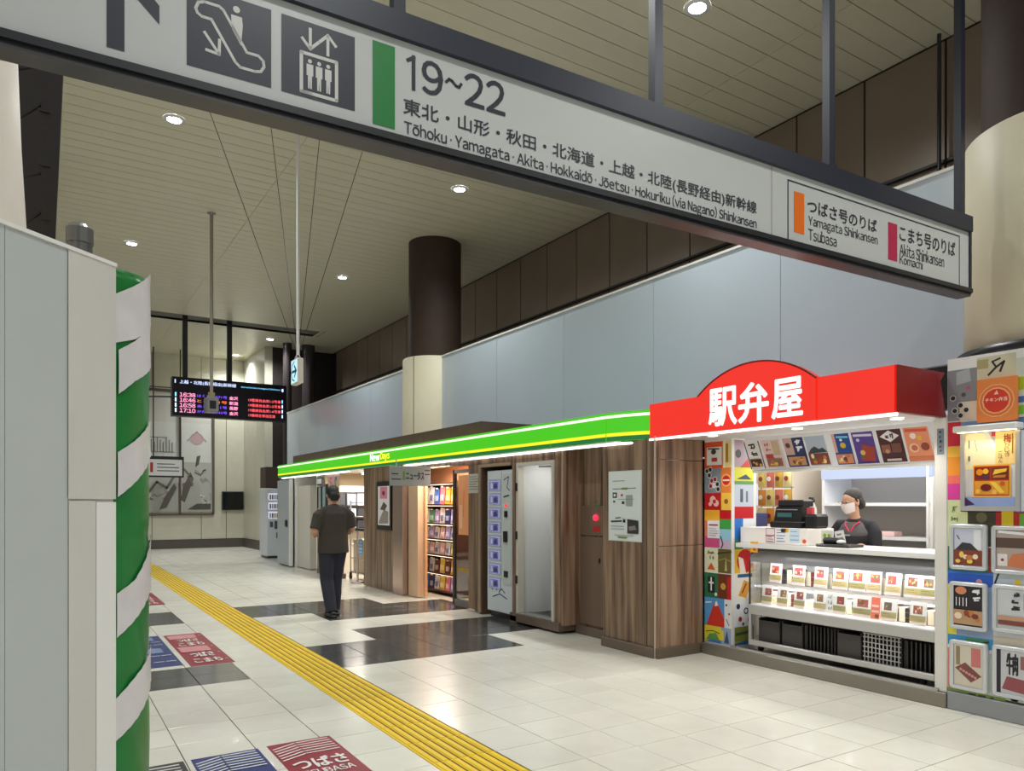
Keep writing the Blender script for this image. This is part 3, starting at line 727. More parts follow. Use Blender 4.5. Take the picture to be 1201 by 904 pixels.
# angle of the pictured side: the cylinder seen from the camera between the panel edge and its right outline
vd = Vector((-gc[0], -gc[1], 0)).normalized(); a_c = math.atan2(vd.y, vd.x)
def angle_of(u):
    best = None
    d = ray(u, 590); dd = Vector((d[0], d[1])); L = dd.length; dn = dd / L
    c = Vector(gc); tca = c.dot(dn); d2 = c.length_squared - tca * tca; h = math.sqrt(max(0, GR * GR - d2)); p = dn * (tca - h)
    return math.atan2(p.y - gc[1], p.x - gc[0]), p.length / L
stripes = [((134, 345), (134, 402), (158, 335), (158, 398), (175, 322), (175, 385)), ((139, 410), (139, 462), (158, 400), (158, 447), (175, 380), (175, 434)),
           ((138, 530), (138, 583), (158, 517), (158, 566), (175, 495), (175, 540)), ((137, 696), (137, 748), (158, 680), (158, 727), (176, 634), (176, 690)), ((135, 820), (135, 870), (158, 794), (158, 846), (176, 760), (176, 805))]
for q, st in enumerate(stripes):
    prs = [(st[0], st[1]), (st[2], st[3]), (st[4], st[5])]
    pts = []
    for (t_, b_) in prs:
        an, tt = angle_of(t_[0]); pts.append((an, CAM_H + (590 - t_[1]) / 868 * tt, CAM_H + (590 - b_[1]) / 868 * tt))
    vs = []; fs = []; N = 20
    da = (pts[2][0] - pts[0][0]); 
    for i in range(N + 1):
        s_ = i / N * 1.12; an = pts[0][0] + da * s_
        tm = (pts[1][0] - pts[0][0]) / da
        def itp(k):
            if s_ < tm: return pts[0][k] + (pts[1][k] - pts[0][k]) * s_ / tm
            return pts[1][k] + (pts[2][k] - pts[1][k]) * (s_ - tm) / (1 - tm)
        for w in range(4):
            z = min(2.335, itp(1) + (itp(2) - itp(1)) * w / 3); rr = GR + .001 + .0015 * math.sin(i * 2.1 + w)
            vs.append((gc[0] + rr * math.cos(an), gc[1] + rr * math.sin(an), z)); continue
            z = itp(1) + (itp(2) - itp(1)) * w / 3; rr = GR + .001 + .0015 * math.sin(i * 2.1 + w)
            vs.append((gc[0] + rr * math.cos(an), gc[1] + rr * math.sin(an), z))
    for i in range(N):
        for w in range(3): k = i * 4 + w; fs.append((k, k + 1, k + 5, k + 4))
    B().add(vs, fs, 0, True).ob('tape_stripe', M_tape, gp)
B().lathe((.17, 4.63, 0), [(.06, 0), (.06, 2.9), (.066, 2.9), (.066, 2.98), (.05, 3.0), (0, 3.0)], 24, smooth=False).ob('steel_post', mat('steel_post', (120, 120, 118), .3, .6), None, label='round grey steel post with a rim, just showing above the white hoarding', cat='post')

# =====================================================================
# FLOOR STICKERS
# =====================================================================
M_sred = (142, 26, 44); M_sblue = (28, 50, 112); M_sblk = (44, 44, 46); M_sw = (222, 220, 214)
def chev(c, x0, x1, ytop, n, dy):
    it = []
    for k in range(n):
        y = ytop - dy * k
        it.append(('l', c, [(x0, y - .035), (x0 + (x1 - x0) * .42, y), (x1, y - .0)], .036))
    return it
fz = FZ(0.0015)
def sticker(x0, x1, y0, y1, rgb, items, label):
    t = thing('floor_sticker', label, 'sticker', ((x0 + x1) / 2, (y0 + y1) / 2, .0008))
    B().bev(x0, x1, y0, y1, .0006, .0016, .0003).ob('sheet', flat(rgb, .3), t)
    pic('print', FZ(.0016), x0 + .006, x1 - .006, y0 + .006, y1 - .006, rgb, items, t, d=.0002)
sticker(1.165, 1.56, 2.86, 4.665, M_sred, chev(M_sw, .03, .95, .985, 6, .026) + [('t', M_sw, 'つばさ', .1, .9, .71, .80, .03), ('t', M_sw, 'TSUBASA', .12, .88, .645, .69, .02), ('r', M_sw, .05, .95, .01, .02)], 'red floor sticker lettered TSUBASA at the bottom edge, beside the yellow strip')
sticker(.73, 1.11, 2.86, 4.655, M_sblue, chev(M_sw, .03, .95, .985, 7, .026), 'blue floor sticker with white bent lines, left of the nearest red one')
sticker(.28, .69, 2.86, 4.655, M_sblk, chev(M_sw, .06, .93, .975, 4, .03), 'black floor sticker with white lines at the bottom left beside the green post')
PINK = (206, 140, 140); PB = (120, 136, 168)
def band(c, y0, y1): return [('r', c, .05, .8, y0, y1)] + [('l', (170, 90, 96) if c == PINK else (70, 90, 140), [(.05, y0 + (y1 - y0) * q / 4), (.8, y0 + (y1 - y0) * q / 4)], .01) for q in (1, 2, 3)]
mid = band(PINK, .84, .97) + [('t', M_sw, 'つばさ', .2, .75, .72, .81, .02), ('t', M_sw, 'こまち', .15, .8, .58, .68, .02)] + band(PINK, .38, .54) + [('t', M_sw, 'つばさ', .2, .75, .22, .34, .02), ('t', M_sw, 'こまち', .15, .8, .06, .17, .02)] + [('o', M_sw, .9, y, .03, .006) for y in (.9, .5, .3, .1)]
sticker(1.15, 1.54, 7.31, 9.17, M_sred, mid, 'red floor sticker with two pale bands on the dark tiles, middle distance')
sticker(.74, 1.10, 7.42, 9.2, M_sblue, band(PB, .84, .96) + band(PB, .4, .55) + [('l', M_sw, [(x, y), (x + .22, y)], .05) for y in (.76, .66, .3, .12) for x in (.4, .7)] + [('l', M_sw, [(.05, y), (.3, y + .02)], .09) for y in (.7, .3)] + [('l', M_sw, [(.05, .1), (.25, .16), (.05, .2)], .07)], 'blue floor sticker beside the red one on the dark tiles, middle distance')
sticker(1.15, 1.54, 12.0, 13.7, M_sred, mid, 'farthest red floor sticker, half hidden by the green post')
# =====================================================================
# CONVENIENCE KIOSK (front plane x = 5.0, y from 5.29 to 18.5)
# =====================================================================
K0, K1 = 5.29, 18.5; XB = 7.9; ZT = 2.13
ks = thing('shop_building', 'long low wood-clad convenience shop under a glowing green fascia', 'shop', (5.0, K0, 0))
def part(name, b, m, label=None, parent=None, **kw): return b.ob(name, m, parent or ks, label=label, **kw)
M_in = mat('shop_interior', (226, 216, 200), .5); M_inw = mat('shop_warm', (224, 170, 124), .5)
M_plinth = mat('plinth', (112, 98, 84), .35, .2)
part('roof', B().box(4.97, XB, 5.95, K1, ZT + .02, 2.36).box(5.2, XB, K0 + .01, 5.95, ZT + .02, 2.36), mat('roof_grey', (96, 94, 90), .6))
part('back_wall', B().box(XB, XB + .08, K0, K1, 0, ZT), M_in)
part('inner_floor', B().box(5.26, XB, 8.8, K1, 0.002, .006), mat('shop_floor', (206, 196, 180), .25))
# wooden front pieces, each a panel
def front(y0, y1, z0=0.1, z1=ZT, x=5.0, t=.06, m=None, name='wood_panel', label=None):
    return part(name, B().bev(x, x + t, y0 + .002, y1 - .002, z0, z1, .004), m or M_wood, label)
front(5.30, 5.42, x=4.995, m=M_wood); front(5.425, 6.06)
part('trim_strip', B().box(4.985, 5.0, 5.408, 5.428, .1, ZT), M_plinth)
part('trim_strip', B().box(4.985, 5.05, 5.285, 5.30, .0, ZT + .02), mat('corner_trim', (196, 176, 156), .4))
# recess with cabinet
part('recess_back', B().box(5.24, 5.3, 6.08, 6.80, .1, ZT), M_wood)
part('recess_side', B().box(5.0, 5.3, 6.80, 6.84, .1, ZT), M_wood2)
part('recess_side', B().box(5.0, 5.3, 6.06, 6.085, .1, ZT), M_wood)
M_cab = mat('cabinet_brown', (118, 98, 82), .4, .2)
cabd = part('cabinet_door', B().bev(5.225, 5.24, 6.12, 6.77, .12, 1.12, .004), M_cab)
part('keyhole', B().disc(Fr((5.225, 0, 0), (0, -1, 0), (0, 0, 1)), -6.42, .86, .012, 0, .008, n=10, rb=.03), M_black, parent=cabd)
part('keyhole', B().disc(Fr((5.225, 0, 0), (0, -1, 0), (0, 0, 1)), -6.28, .86, .012, 0, .008, n=10, rb=.03), M_black, parent=cabd)
cab = part('cabinet_door', B().bev(5.225, 5.24, 6.12, 6.77, 1.135, 1.47, .004), M_cab)
fq = FX(5.225)
ay, az = onX(699, 607, 5.225)
part('alarm_lamp', B().ball((5.22, ay, az), (.025, .035, .035), 12), mat('alarm_red', (255, 20, 40), emit=3.0), 'glowing red lamp', parent=cab)
part('red_label', B().fbox(fq, -ay - .05, -ay + .07, az - .15, az - .10, 0, .002), flat((180, 30, 30)), 'small red strip', parent=cab)
part('green_strip', B().fbox(fq, -ay - .03, -ay + .08, 1.475, 1.49, 0, .004), flat((60, 130, 70)), parent=cab)
# right pillar + door frame
front(6.845, 6.965); front(7.765, 7.885)
M_fr = mat('door_frame', (150, 128, 106), .35)
part('door_lintel', B().box(4.99, 5.08, 6.965, 7.765, 2.0, ZT), M_wood)
part('door_frame', B().box(4.985, 5.07, 6.965, 7.01, .12, 2.0).box(4.985, 5.07, 7.72, 7.765, .12, 2.0).box(4.985, 5.07, 7.01, 7.72, 1.96, 2.0), mat('frame_white', (196, 190, 178), .35))
part('sill', B().box(4.97, 5.2, 6.84, 7.89, .03, .13), M_plinth)
part('sill_plate', B().box(4.975, 5.1, 7.0, 7.73, .13, .142), M_steel)
M_cl = mat('closet_white', (206, 208, 206), .5)
part('closet_wall', B().box(5.75, 5.8, 6.9, 7.95, .0, ZT).box(5.07, 5.8, 7.77, 7.8, 0, ZT).box(5.3, 5.8, 6.9, 6.93, 0, ZT), M_cl)
part('closet_floor', B().box(5.1, 5.8, 6.93, 7.8, .02, .12), M_dark)
fx = FX(5.745)
part('notice', B().fbox(fx, -7.25, -7.08, 1.45, 1.85, 0, .004), M_white)
leaf = part('door_leaf', B().bev(5.09, 5.72, 6.955, 6.985, .15, 1.96, .004), M_cl)
fl_ = Fr((0, 6.985, 0), (-1, 0, 0), (0, 0, 1))
part('handle', B().box(5.60, 5.64, 7.0, 7.03, 1.1, 1.75).box(5.52, 5.68, 6.985, 7.04, 1.03, 1.07), M_black, parent=leaf)
part('door_closer', B().box(5.12, 5.16, 6.99, 7.04, 1.9, 1.95).tube([(5.1, 7.02, 1.93), (5.05, 7.35, 1.94)], .012, 6), M_steel, parent=leaf)
iy, iz = onX(634, 600, 5.745)
ic = part('intercom', B().bev(5.72, 5.745, iy - .06, iy + .06, iz - .06, iz + .05, .006), M_dark)
for q in range(4): part('button', B().fbox(FX(5.72), -iy - .035 + .04 * (q % 2), -iy - .005 + .04 * (q % 2), iz - .035 + .035 * (q // 2), iz - .01 + .035 * (q // 2), 0, .003), M_grey, parent=ic)
for z in (.55, 1.1, 1.7): part('hinge', B().box(4.97, 4.99, 7.735, 7.765, z - .05, z + .05), M_black)
light('closet_light', 'AREA', (5.4, 7.35, 2.05), 2.2, ks, .4, (1, .98, .94))
# vending bay
part('bay_lintel', B().box(4.99, 5.08, 7.885, 8.75, 2.0, ZT), M_wood)
part('bay_side', B().box(5.0, 5.6, 8.64, 8.70, .0, 2.0), mat('bay_side_dark', (92, 70, 52), .5))
part('bay_frame', B().box(4.985, 5.03, 8.66, 8.72, .03, 2.02).box(4.985, 5.03, 7.90, 8.66, 1.98, 2.02), M_fr)
part('bay_back', B().box(5.6, 5.66, 7.8, 8.75, 0, ZT), M_dark)
front(8.72, 9.02, z0=.04); 
ny0, nz1 = onX(549, 556, 4.99); ny1, nz0 = onX(562, 578, 4.99)
pic('notice', FX(4.995), -ny0, -ny1, nz0, nz1, (186, 182, 172), textlines((110, 106, 100), .1, .9, .2, .85, 6, .03), ks, d=.003, label='small pale notice on the wooden pillar')
# entrance 1 : opening y 9.02 .. 10.66
part('entrance_lintel', B().box(5.0, 5.08, 9.02, 11.0, 2.03, ZT), M_wood)
part('jamb', B().box(4.99, 5.10, 10.64, 10.99, .02, ZT), mat('beige_jamb', (206, 174, 142), .4))
part('side_screen', B().box(5.1, 5.14, 10.6, 10.66, 0.02, 2.03), M_inw)
part('inner_wall', B().box(5.1, XB, 8.98, 9.02, 0, ZT), M_inw); part('inner_wall', B().box(5.9, 5.95, 9.02, 12.8, 0, ZT), M_inw)
part('inner_wall', B().box(5.3, XB, 12.86, 12.92, 0, ZT), M_in); part('inner_ceiling', B().box(5.05, XB, 9.0, K1, ZT, ZT + .02), M_in)
sd = thing('glass_door', 'sliding glass door with a dark upright and orange poster at the kiosk entrance', 'door', (5.06, 9.3, 0))
B().box(5.04, 5.08, 9.50, 9.56, .03, 1.98).ob('dark_upright', mat('dark_brown_frame', (58, 40, 34), .4), sd)
B().box(5.04, 5.08, 9.04, 9.08, .03, 1.98).box(5.04, 5.08, 9.08, 9.5, 1.93, 1.98).box(5.04, 5.08, 9.08, 9.5, .03, .12).ob('frame', M_steel, sd)
B().box(5.055, 5.065, 9.08, 9.50, .12, 1.93).ob('pane', M_glass, sd)
pic('poster', FX(5.052), -9.40, -9.10, 1.05, 1.9, (232, 158, 104), [('l', (222, 90, 50), [(.5, .3), (.55, .75)], .05), ('r', (240, 190, 150), .1, .4, .1, .5)], sd, d=.002)
# cloth covered rack behind the door
ck = thing('covered_rack', 'rack under a pale cloth with a dark clip behind the glass entrance door', 'rack', (5.3, 9.25, 0))
vs = []; fs = []
for j in range(9):
    for k in range(16):
        a = 2 * math.pi * k / 16; z = .05 + 1.1 * j / 8; r_ = .20 - .07 * j / 8 + .015 * math.sin(5 * a) * (1 - j / 9)
        vs.append((5.34 + r_ * math.cos(a) * .6, 9.27 + r_ * math.sin(a), z))
for j in range(8):
    for k in range(16): q = (k + 1) % 16; fs.append((j * 16 + k, j * 16 + q, j * 16 + 16 + q, j * 16 + 16 + k))
fs.append(tuple(128 + k for k in range(16)))
B().add(vs, fs, 0, True).ob('cloth', mat('pale_cloth', (186, 182, 172), .7), ck)
B().box(5.2, 5.26, 9.22, 9.36, 1.06, 1.16).ob('clip', M_black, ck)
B().box(5.18, 5.2, 9.32, 9.36, .35, .55).ob('red_tag', flat((150, 40, 40)), ck)
# goods shelf in entrance
gs = thing('goods_shelf', 'dark framed shelf of small packets just inside the kiosk entrance', 'shelf', (5.5, 11, 0))
GY0, GY1 = 10.3, 11.5; GX = 5.46
M_gf = mat('shelf_frame', (70, 42, 34), .45)
B().box(GX, GX + .4, GY0 - .04, GY0, .05, 1.86).ob('side_panel', M_gf, gs); B().box(GX, GX + .4, GY1, GY1 + .04, .05, 1.86).ob('side_panel', M_gf, gs)
B().box(GX + .36, GX + .4, GY0, GY1, .05, 1.86).ob('back_panel', M_inw, gs)
lev = [.08, .36, .66, .92, 1.17, 1.48, 1.83]
for z in lev: B().box(GX, GX + .38, GY0, GY1, z - .02, z + .005).ob('shelf_board', M_gf, gs)
for z in lev[1:]: B().box(GX + .02, GX + .05, GY0 + .02, GY1 - .02, z - .03, z - .022).ob('light_strip', mat('warm_strip', (255, 226, 190), emit=1.6), gs)
CN = {'white': (228, 226, 224), 'blue': (70, 110, 190), 'navy': (50, 56, 110), 'pink': (226, 120, 130), 'orange': (238, 160, 60), 'brown': (110, 60, 44), 'yellow': (236, 206, 90), 'lilac': (176, 160, 214), 'green': (90, 160, 110), 'pale pink': (240, 196, 190)}
rowpal = [['blue', 'navy', 'white', 'yellow', 'pink', 'lilac'], ['brown', 'white', 'brown', 'yellow', 'brown', 'orange'], ['white', 'pale pink', 'white', 'pale pink', 'white', 'yellow'], ['white', 'lilac', 'white', 'pale pink', 'lilac', 'white'], ['white', 'green', 'lilac', 'white', 'navy', 'lilac'], ['white', 'white', 'blue', 'pink', 'orange', 'orange']]
rn = ['bottom', 'second lowest', 'third lowest', 'third highest', 'second highest', 'top']; on = ['leftmost', 'second from left', 'third from left', 'fourth from left', 'fifth from left', 'rightmost']
pkt = {}
rg = random.Random(5)
for r_ in range(6):
    for c_ in range(6):
        col = rowpal[r_][c_]; h = (lev[r_ + 1] - lev[r_]) * rg.uniform(.68, .8); w = .165
        key = (col, r_)
        if key not in pkt:
            t = thing('packet', 'x', 'packet', (0, 0, 0))
            B().add([(0, 0, 0), (0, w, 0), (.05, w * .9, 0), (.05, .02, 0), (.02, .004, h), (.02, w - .004, h), (.03, w - .01, h), (.03, .01, h)], [(0, 1, 5, 4)[::-1], (1, 2, 6, 5)[::-1], (2, 3, 7, 6)[::-1], (3, 0, 4, 7)[::-1], (4, 5, 6, 7)[::-1], (0, 3, 2, 1)[::-1]]).ob('pouch', flat(CN[col], .35), t)
            B().box(-.006, .012, w * .25, w * .75, h * .2, h * .55).ob('print_panel', flat(tuple(int(255 - (255 - x) * .4) for x in CN[col]) if col != 'white' else (120, 130, 170), .35), t)
            B().box(.0, .01, w * .3, w * .7, h * .98, h * 1.06).ob('header_card', flat((244, 236, 226)), t)
            o = t; pkt[key] = t
        else: o = copy_tree(pkt[key])
        o.location = (GX + .03, GY1 - .025 - (c_ + 1) * .192, lev[r_] + .006)
        o['label'] = '%s packet, %s in the %s row of the kiosk shelf' % (col, on[c_], rn[r_]); o['group'] = 'packets on the kiosk goods shelf'
light('entrance_light', 'AREA', (5.35, 10.3, 2.05), KIOSK_W * 1.5, ks, .8, (1, .86, .74), size_y=1.4)
for yy in (9.3, 10.2): part('ceiling_light', B().box(5.15, 5.35, yy, yy + .7, 2.09, 2.125), M_tubelamp)
# steel pillar and wooden poster wall
part('steel_pillar', B().bev(4.90, 5.10, 11.02, 11.42, .0, ZT, .006), mat('satin_steel', (196, 170, 156), .22, .75))
part('wood_panel', B().bev(4.92, 4.99, 11.425, 12.78, .02, ZT, .004), M_wood)
y0, z1 = onX(443, 565, 4.915); y1, z0 = onX(460, 622, 4.915)
fp = thing('framed_poster', 'black framed upright poster on the wooden wall beside the steel pillar', 'poster', (4.9, (y0 + y1) / 2, z0))
B().box(4.895, 4.92, y1, y0, z0, z1).ob('frame', M_black, fp)
pic('picture', FX(4.895), -y0 + .06, -y1 - .06, z0 + .08, z1 - .08, (226, 222, 220), [('r', (214, 130, 150), .2, .8, .68, .98), ('o', (120, 50, 70), .5, .82, .12, .06), ('p', (150, 140, 130), [(.1, .1), (.5, .4), (.9, .35), (.9, .05), (.1, .03)]), ('p', (90, 80, 76), [(.2, .4), (.5, .6), (.8, .5), (.6, .38)])], fp, d=.002)
part('switch_plate', B().box(4.985, 5.0, 12.80, 12.9, 1.35, 1.5), M_white)
# opening 2 : shelf unit facing the entrance inside
s2 = thing('interior_shelf', 'bright shelf unit of grey and white goods seen through the far kiosk opening', 'shelf', (5.6, 15.0, 0))
B().box(5.12, 6.6, 15.2, 15.24, 0, 1.75).ob('back_panel', M_in, s2); B().box(5.1, 5.12, 14.9, 15.24, 0, 1.75).ob('side_panel', M_white, s2)
for z in (.98, 1.2, 1.45): B().box(5.12, 6.6, 14.9, 15.2, z - .02, z).ob('shelf_board', M_dark, s2)
B().box(5.12, 6.6, 14.9, 14.93, 1.74, 1.86).ob('header_board', M_white, s2)
part('inner_wall', B().box(5.1, XB, 15.5, 15.55, 0, ZT), mat('inner_cream', (236, 214, 176), .5))
gi = {}
for z, nm, hh in ((.98, 'lowest', .17), (1.2, 'middle', .19), (1.45, 'upper', .25)):
    for c_ in range(6):
        cn_, col = [('grey', (150, 158, 168)), ('white', (228, 228, 230)), ('dark grey', (60, 60, 66))][(c_ + int(z * 10)) % 3]
        key = (cn_, hh)
        if key not in gi: o = gi[key] = B().bev(0, .2, 0, .15, 0, hh, .01).ob('carton', flat(col), None, cat='carton')
        else: o = gi[key].copy(); COL.objects.link(o)
        o.location = (5.16 + c_ * .23, 14.95, z + .001)
        o['label'] = '%s carton, %s from the left on the %s board of the far kiosk shelf' % (cn_, ['first', 'second', 'third', 'fourth', 'fifth', 'sixth'][c_], nm); o['group'] = 'cartons on the far kiosk shelf'
part('ceiling_light', B().box(5.5, 5.65, 13.2, 14.4, 2.08, 2.12), M_tubelamp)
light('opening_light', 'AREA', (5.6, 13.9, 2.06), KIOSK_W * 1.6, ks, .8, (1, .95, .88), size_y=1.4)
# barrier rail, trolley
bl = thing('belt_barrier', 'black belt rail on a thin post beside the wooden poster wall', 'barrier', (5.0, 13.4, 0))
B().box(4.98, 5.03, 12.9, 14.2, .98, 1.03).ob('belt', M_black, bl); B().tube([(5.0, 13.3, .01), (5.0, 13.3, 1.05)], .02, 8).ob('post', M_steel, bl); B().lathe((5.0, 13.3, 0), [(.12, 0), (.12, .02), (.02, .03)], 16).ob('base', M_steel, bl)
cart = thing('roll_cage', 'wheeled cage trolley standing in the far kiosk opening', 'trolley', (5.3, 13.7, 0))
for yy in (13.2, 14.0):
    for xx in (5.12, 5.55):
        B().tube([(xx, yy, .14), (xx, yy, 1.55)], .013, 8).ob('upright', M_steel, cart)
        B().lathe((xx, yy, .0), [(0, .0), (.03, .0)], 8).tube([(xx - .015, yy, .055), (xx + .015, yy, .055)], .05, 12).box(xx - .02, xx + .02, yy - .02, yy + .02, .06, .15).ob('castor', M_black, cart)
for k in range(6):
    z = .16 + .27 * k
    B().tube([(5.12, 13.2, z), (5.12, 14.0, z), (5.55, 14.0, z), (5.55, 13.2, z)], .008, 6).ob('rail', M_steel, cart)
B().box(5.12, 5.55, 13.2, 14.0, .14, .16).ob('deck', M_steel, cart)
B().bev(5.15, 5.5, 13.26, 13.94, .165, .8, .01).ob('load', mat('load_beige', (190, 166, 140), .6), cart)
pic('blue_sheet', FX(5.148), -13.62, -13.42, .5, .82, (120, 160, 200), textlines((220, 230, 240), .15, .85, .2, .8, 4, .06), cart)
# counter y 14.25-15.7 and windows above
part('counter_front', B().box(5.0, 5.06, 14.22, 15.72, .05, 1.0), mat('counter_brown', (136, 106, 84), .5))
part('counter_top', B().box(4.96, 5.09, 14.22, 15.72, 1.0, 1.04), M_black)
part('window_frame', B().box(4.99, 5.04, 15.2, 15.72, 1.04, 1.1).box(4.99, 5.04, 15.68, 15.72, 1.04, 1.85).box(4.99, 5.04, 15.42, 15.46, 1.04, 1.85).box(4.99, 5.04, 15.0, 15.16, 1.04, 1.9), M_black)
part('window_pane', B().box(5.01, 5.02, 15.46, 15.68, 1.1, 1.85), mat('pane_green', (168, 178, 160), .15)); part('window_pane', B().box(5.01, 5.02, 15.16, 15.42, 1.1, 1.85), mat('pane_blue', (140, 170, 180), .15))
pic('banner', FX(5.0), -15.0, -14.3, 1.35, ZT - .02, (196, 168, 160), [('t', (206, 60, 110), 'S', .15, .35, .6, .9, .03), ('o', (210, 190, 60), .75, .6, .18, .12), ('l', (90, 84, 60), [(.6, .8), (.85, .4)], .05), ('o', (120, 110, 100), .7, .85, .1, .06)], ks, d=.003)
part('clock_box', B().box(4.97, 5.0, 15.3, 15.66, 1.88, 2.05), M_black); part('clock_screen', B().box(4.965, 4.97, 15.34, 15.62, 1.91, 2.02), M_white)
# white recess and grey leaf
part('recess_back', B().box(5.5, 5.55, 15.75, 17.4, 0, ZT), mat('white_recess', (222, 218, 204), .5)); part('recess_side', B().box(5.0, 5.5, 15.72, 15.78, 0, ZT), M_white); part('recess_side', B().box(5.0, 5.5, 17.38, 17.44, 0, ZT), M_white)
part('recess_shelf', B().box(5.05, 5.5, 16.4, 17.38, 0.02, 1.9), mat('recess_panel', (206, 202, 190), .5))
lf = part('grey_door', B().bev(4.88, 4.92, 17.42, 18.48, .03, 2.05, .01), mat('door_grey', (168, 174, 178), .35)); part('handle', B().box(4.85, 4.88, 17.62, 17.72, 1.0, 1.04).box(4.86, 4.88, 17.58, 17.76, .94, 1.1), M_black, parent=lf)
part('white_edge', B().box(4.87, 4.95, 17.38, 17.44, .03, 2.06), M_white)
part('end_wall', B().box(4.96, XB, K1, K1 + .05, 0, ZT), M_grey)
# plinth strips
for a, b_, x in ((5.30, 6.09, 4.97), (7.74, 7.9, 4.97), (14.2, 15.7, 4.98)):
    part('plinth', B().bev(x, 5.1, a, b_, 0, .1, .006), M_plinth)
part('plinth', B().bev(5.2, 5.3, 6.09, 6.84, 0, .1, .006), M_plinth)
# side wall facing the lunch stall approach (y = 5.29)
for z0, z1 in ((.1, 1.08), (1.085, 1.92), (1.925, ZT)):
    part('side_panel', B().bev(5.0, 5.62, 5.27, 5.30, z0, z1, .002), M_wood2)
part('plinth', B().bev(4.99, 5.62, 5.25, 5.31, 0, .1, .005), M_plinth)
# poster on the wood wall
y0, z1 = onX(714, 553, 4.998); y1, z0 = onX(753, 636, 4.998)
nb = thing('notice_poster', 'large white notice with small printed pictures taped to the wooden wall', 'poster', (5, y0, z0))
B().fbox(FX(4.998), -y0, -y1, z0, z1, 0, .004).ob('sheet', flat((206, 212, 206)), nb)
pic('print', FX(4.994), -y0 + .012, -y1 - .012, z0 + .012, z1 - .012, (214, 222, 216), [('l', (60, 66, 62), [(.12, .87), (.5, .87)], .012), ('l', (70, 74, 70), [(.12, .75), (.85, .76)], .014), ('r', (120, 150, 60), .4, .6, .74, .77),
    ('r', (60, 60, 64), .12, .26, .62, .70), ('r', (214, 222, 216), .15, .22, .64, .68), ('o', (190, 60, 70), .42, .66, .04, .018), ('r', (60, 60, 60), .14, .2, .55, .58), ('r', (60, 60, 60), .42, .5, .53, .57), ('r', (150, 160, 150), .55, .75, .5, .66), ('l', (120, 126, 120), [(.3, .6), (.8, .6)], .01),
    ('l', (40, 40, 44), [(.22, .32), (.38, .33)], .02), ('l', (40, 40, 44), [(.08, .27), (.42, .28)], .03), ('p', (30, 30, 32), [(.46, .26), (.54, .26), (.53, .32), (.5, .29), (.47, .33)]), ('p', (48, 46, 46), [(.6, .1), (.94, .1), (.94, .29), (.6, .31)]), ('p', (130, 124, 116), [(.66, .14), (.88, .16), (.84, .22), (.64, .2)]),
    ('l', (120, 124, 120), [(.08, .2), (.5, .2)], .012), ('l', (120, 124, 120), [(.08, .16), (.5, .16)], .012), ('r', (110, 140, 70), .3, .6, .03, .05), ('l', (120, 124, 120), [(.2, .07), (.8, .07)], .012)], nb, d=.0005)

# fascia
XF = 4.90; Z0, Z1 = 2.135, 2.425
M_fg = mat('fascia_green', (76, 222, 8), emit=.42); M_fy = mat('fascia_yellow', (250, 246, 20), emit=.55); M_fd = mat('fascia_dark_green', (14, 140, 62), emit=.32); M_ft = mat('fascia_tube', (226, 255, 200), emit=.95)
fa = thing('green_fascia', 'long glowing green fascia with yellow stripe and NewDays lettering above the shop', 'fascia', (XF, K0, Z0))
def fpiece(pts):    # pts of the front line (x, y) from near to far
    def strip(z0, z1, d, name, m, par=fa):
        vs = []; fs = []
        for (x, yv) in pts: vs += [(x - d, yv, z0), (x - d, yv, z1), (x + .1, yv, z0), (x + .1, yv, z1)]
        for i in range(len(pts) - 1):
            k = i * 4; fs += [(k, k + 1, k + 5, k + 4), (k + 1, k + 3, k + 7, k + 5), (k, k + 4, k + 6, k + 2)]
        fs += [(0, 2, 3, 1)]; k = (len(pts) - 1) * 4; fs += [(k, k + 1, k + 3, k + 2)]
        return B().add(vs, fs).ob(name, m, par)
    p = strip(Z0 + .0, Z1, 0, 'fascia_panel', M_fg)
    strip(Z1 - .055, Z1 - .03, .012, 'tube_line', M_ft, p); strip(Z0 + .045, Z0 + .08, .004, 'yellow_stripe', M_fy, p); strip(Z0, Z0 + .044, .003, 'dark_green_band', M_fd, p)
ys = [5.92, 6.9, 8.9, 10.9, 12.9, 14.9, 16.9, 18.5]
for a, b_ in zip(ys[:-1], ys[1:]): fpiece([(XF, a + .006), (XF, b_ - .006)])
fpiece([(5.10, 5.36), (5.03, 5.48), (4.95, 5.68), (XF + .003, 5.908)][::1])
B().box(XF + .02, XF + .1, 5.8, 18.5, Z0 - .012, Z0).box(5.2, 5.3, 5.3, 18.5, Z0, Z1 - .01).ob('soffit', M_white, fa)
B().tube([(5.14, 5.36, Z0 - .03), (5.06, 5.5, Z0 - .03), (XF + .06, 5.75, Z0 - .03), (XF + .05, 6.1, Z0 - .03), (XF + .05, 11.3, Z0 - .03)], .013, 8).ob('soffit_tube', mat('soffit_tube', (255, 250, 246), emit=1.4), fa)
B().tube([(XF + .05, 13.6, Z0 - .03), (XF + .05, 18.3, Z0 - .03)], .014, 8).ob('soffit_tube', MATS['soffit_tube'], fa)
y0, zt = onX(434.5, 531, XF); y1, zb = onX(457, 543, XF)
ym = onX(446, 540, XF)[0]
text('lettering', FX(XF), 'New', -y0, -ym - .02, 2.235, 2.36, mat('letter_white', (250, 255, 250), emit=.9), fa, .006, .03)
text('lettering', FX(XF), 'Days', -ym + .02, -y1, 2.22, 2.36, mat('letter_yellow', (250, 246, 60), emit=.8), fa, .006, .03)
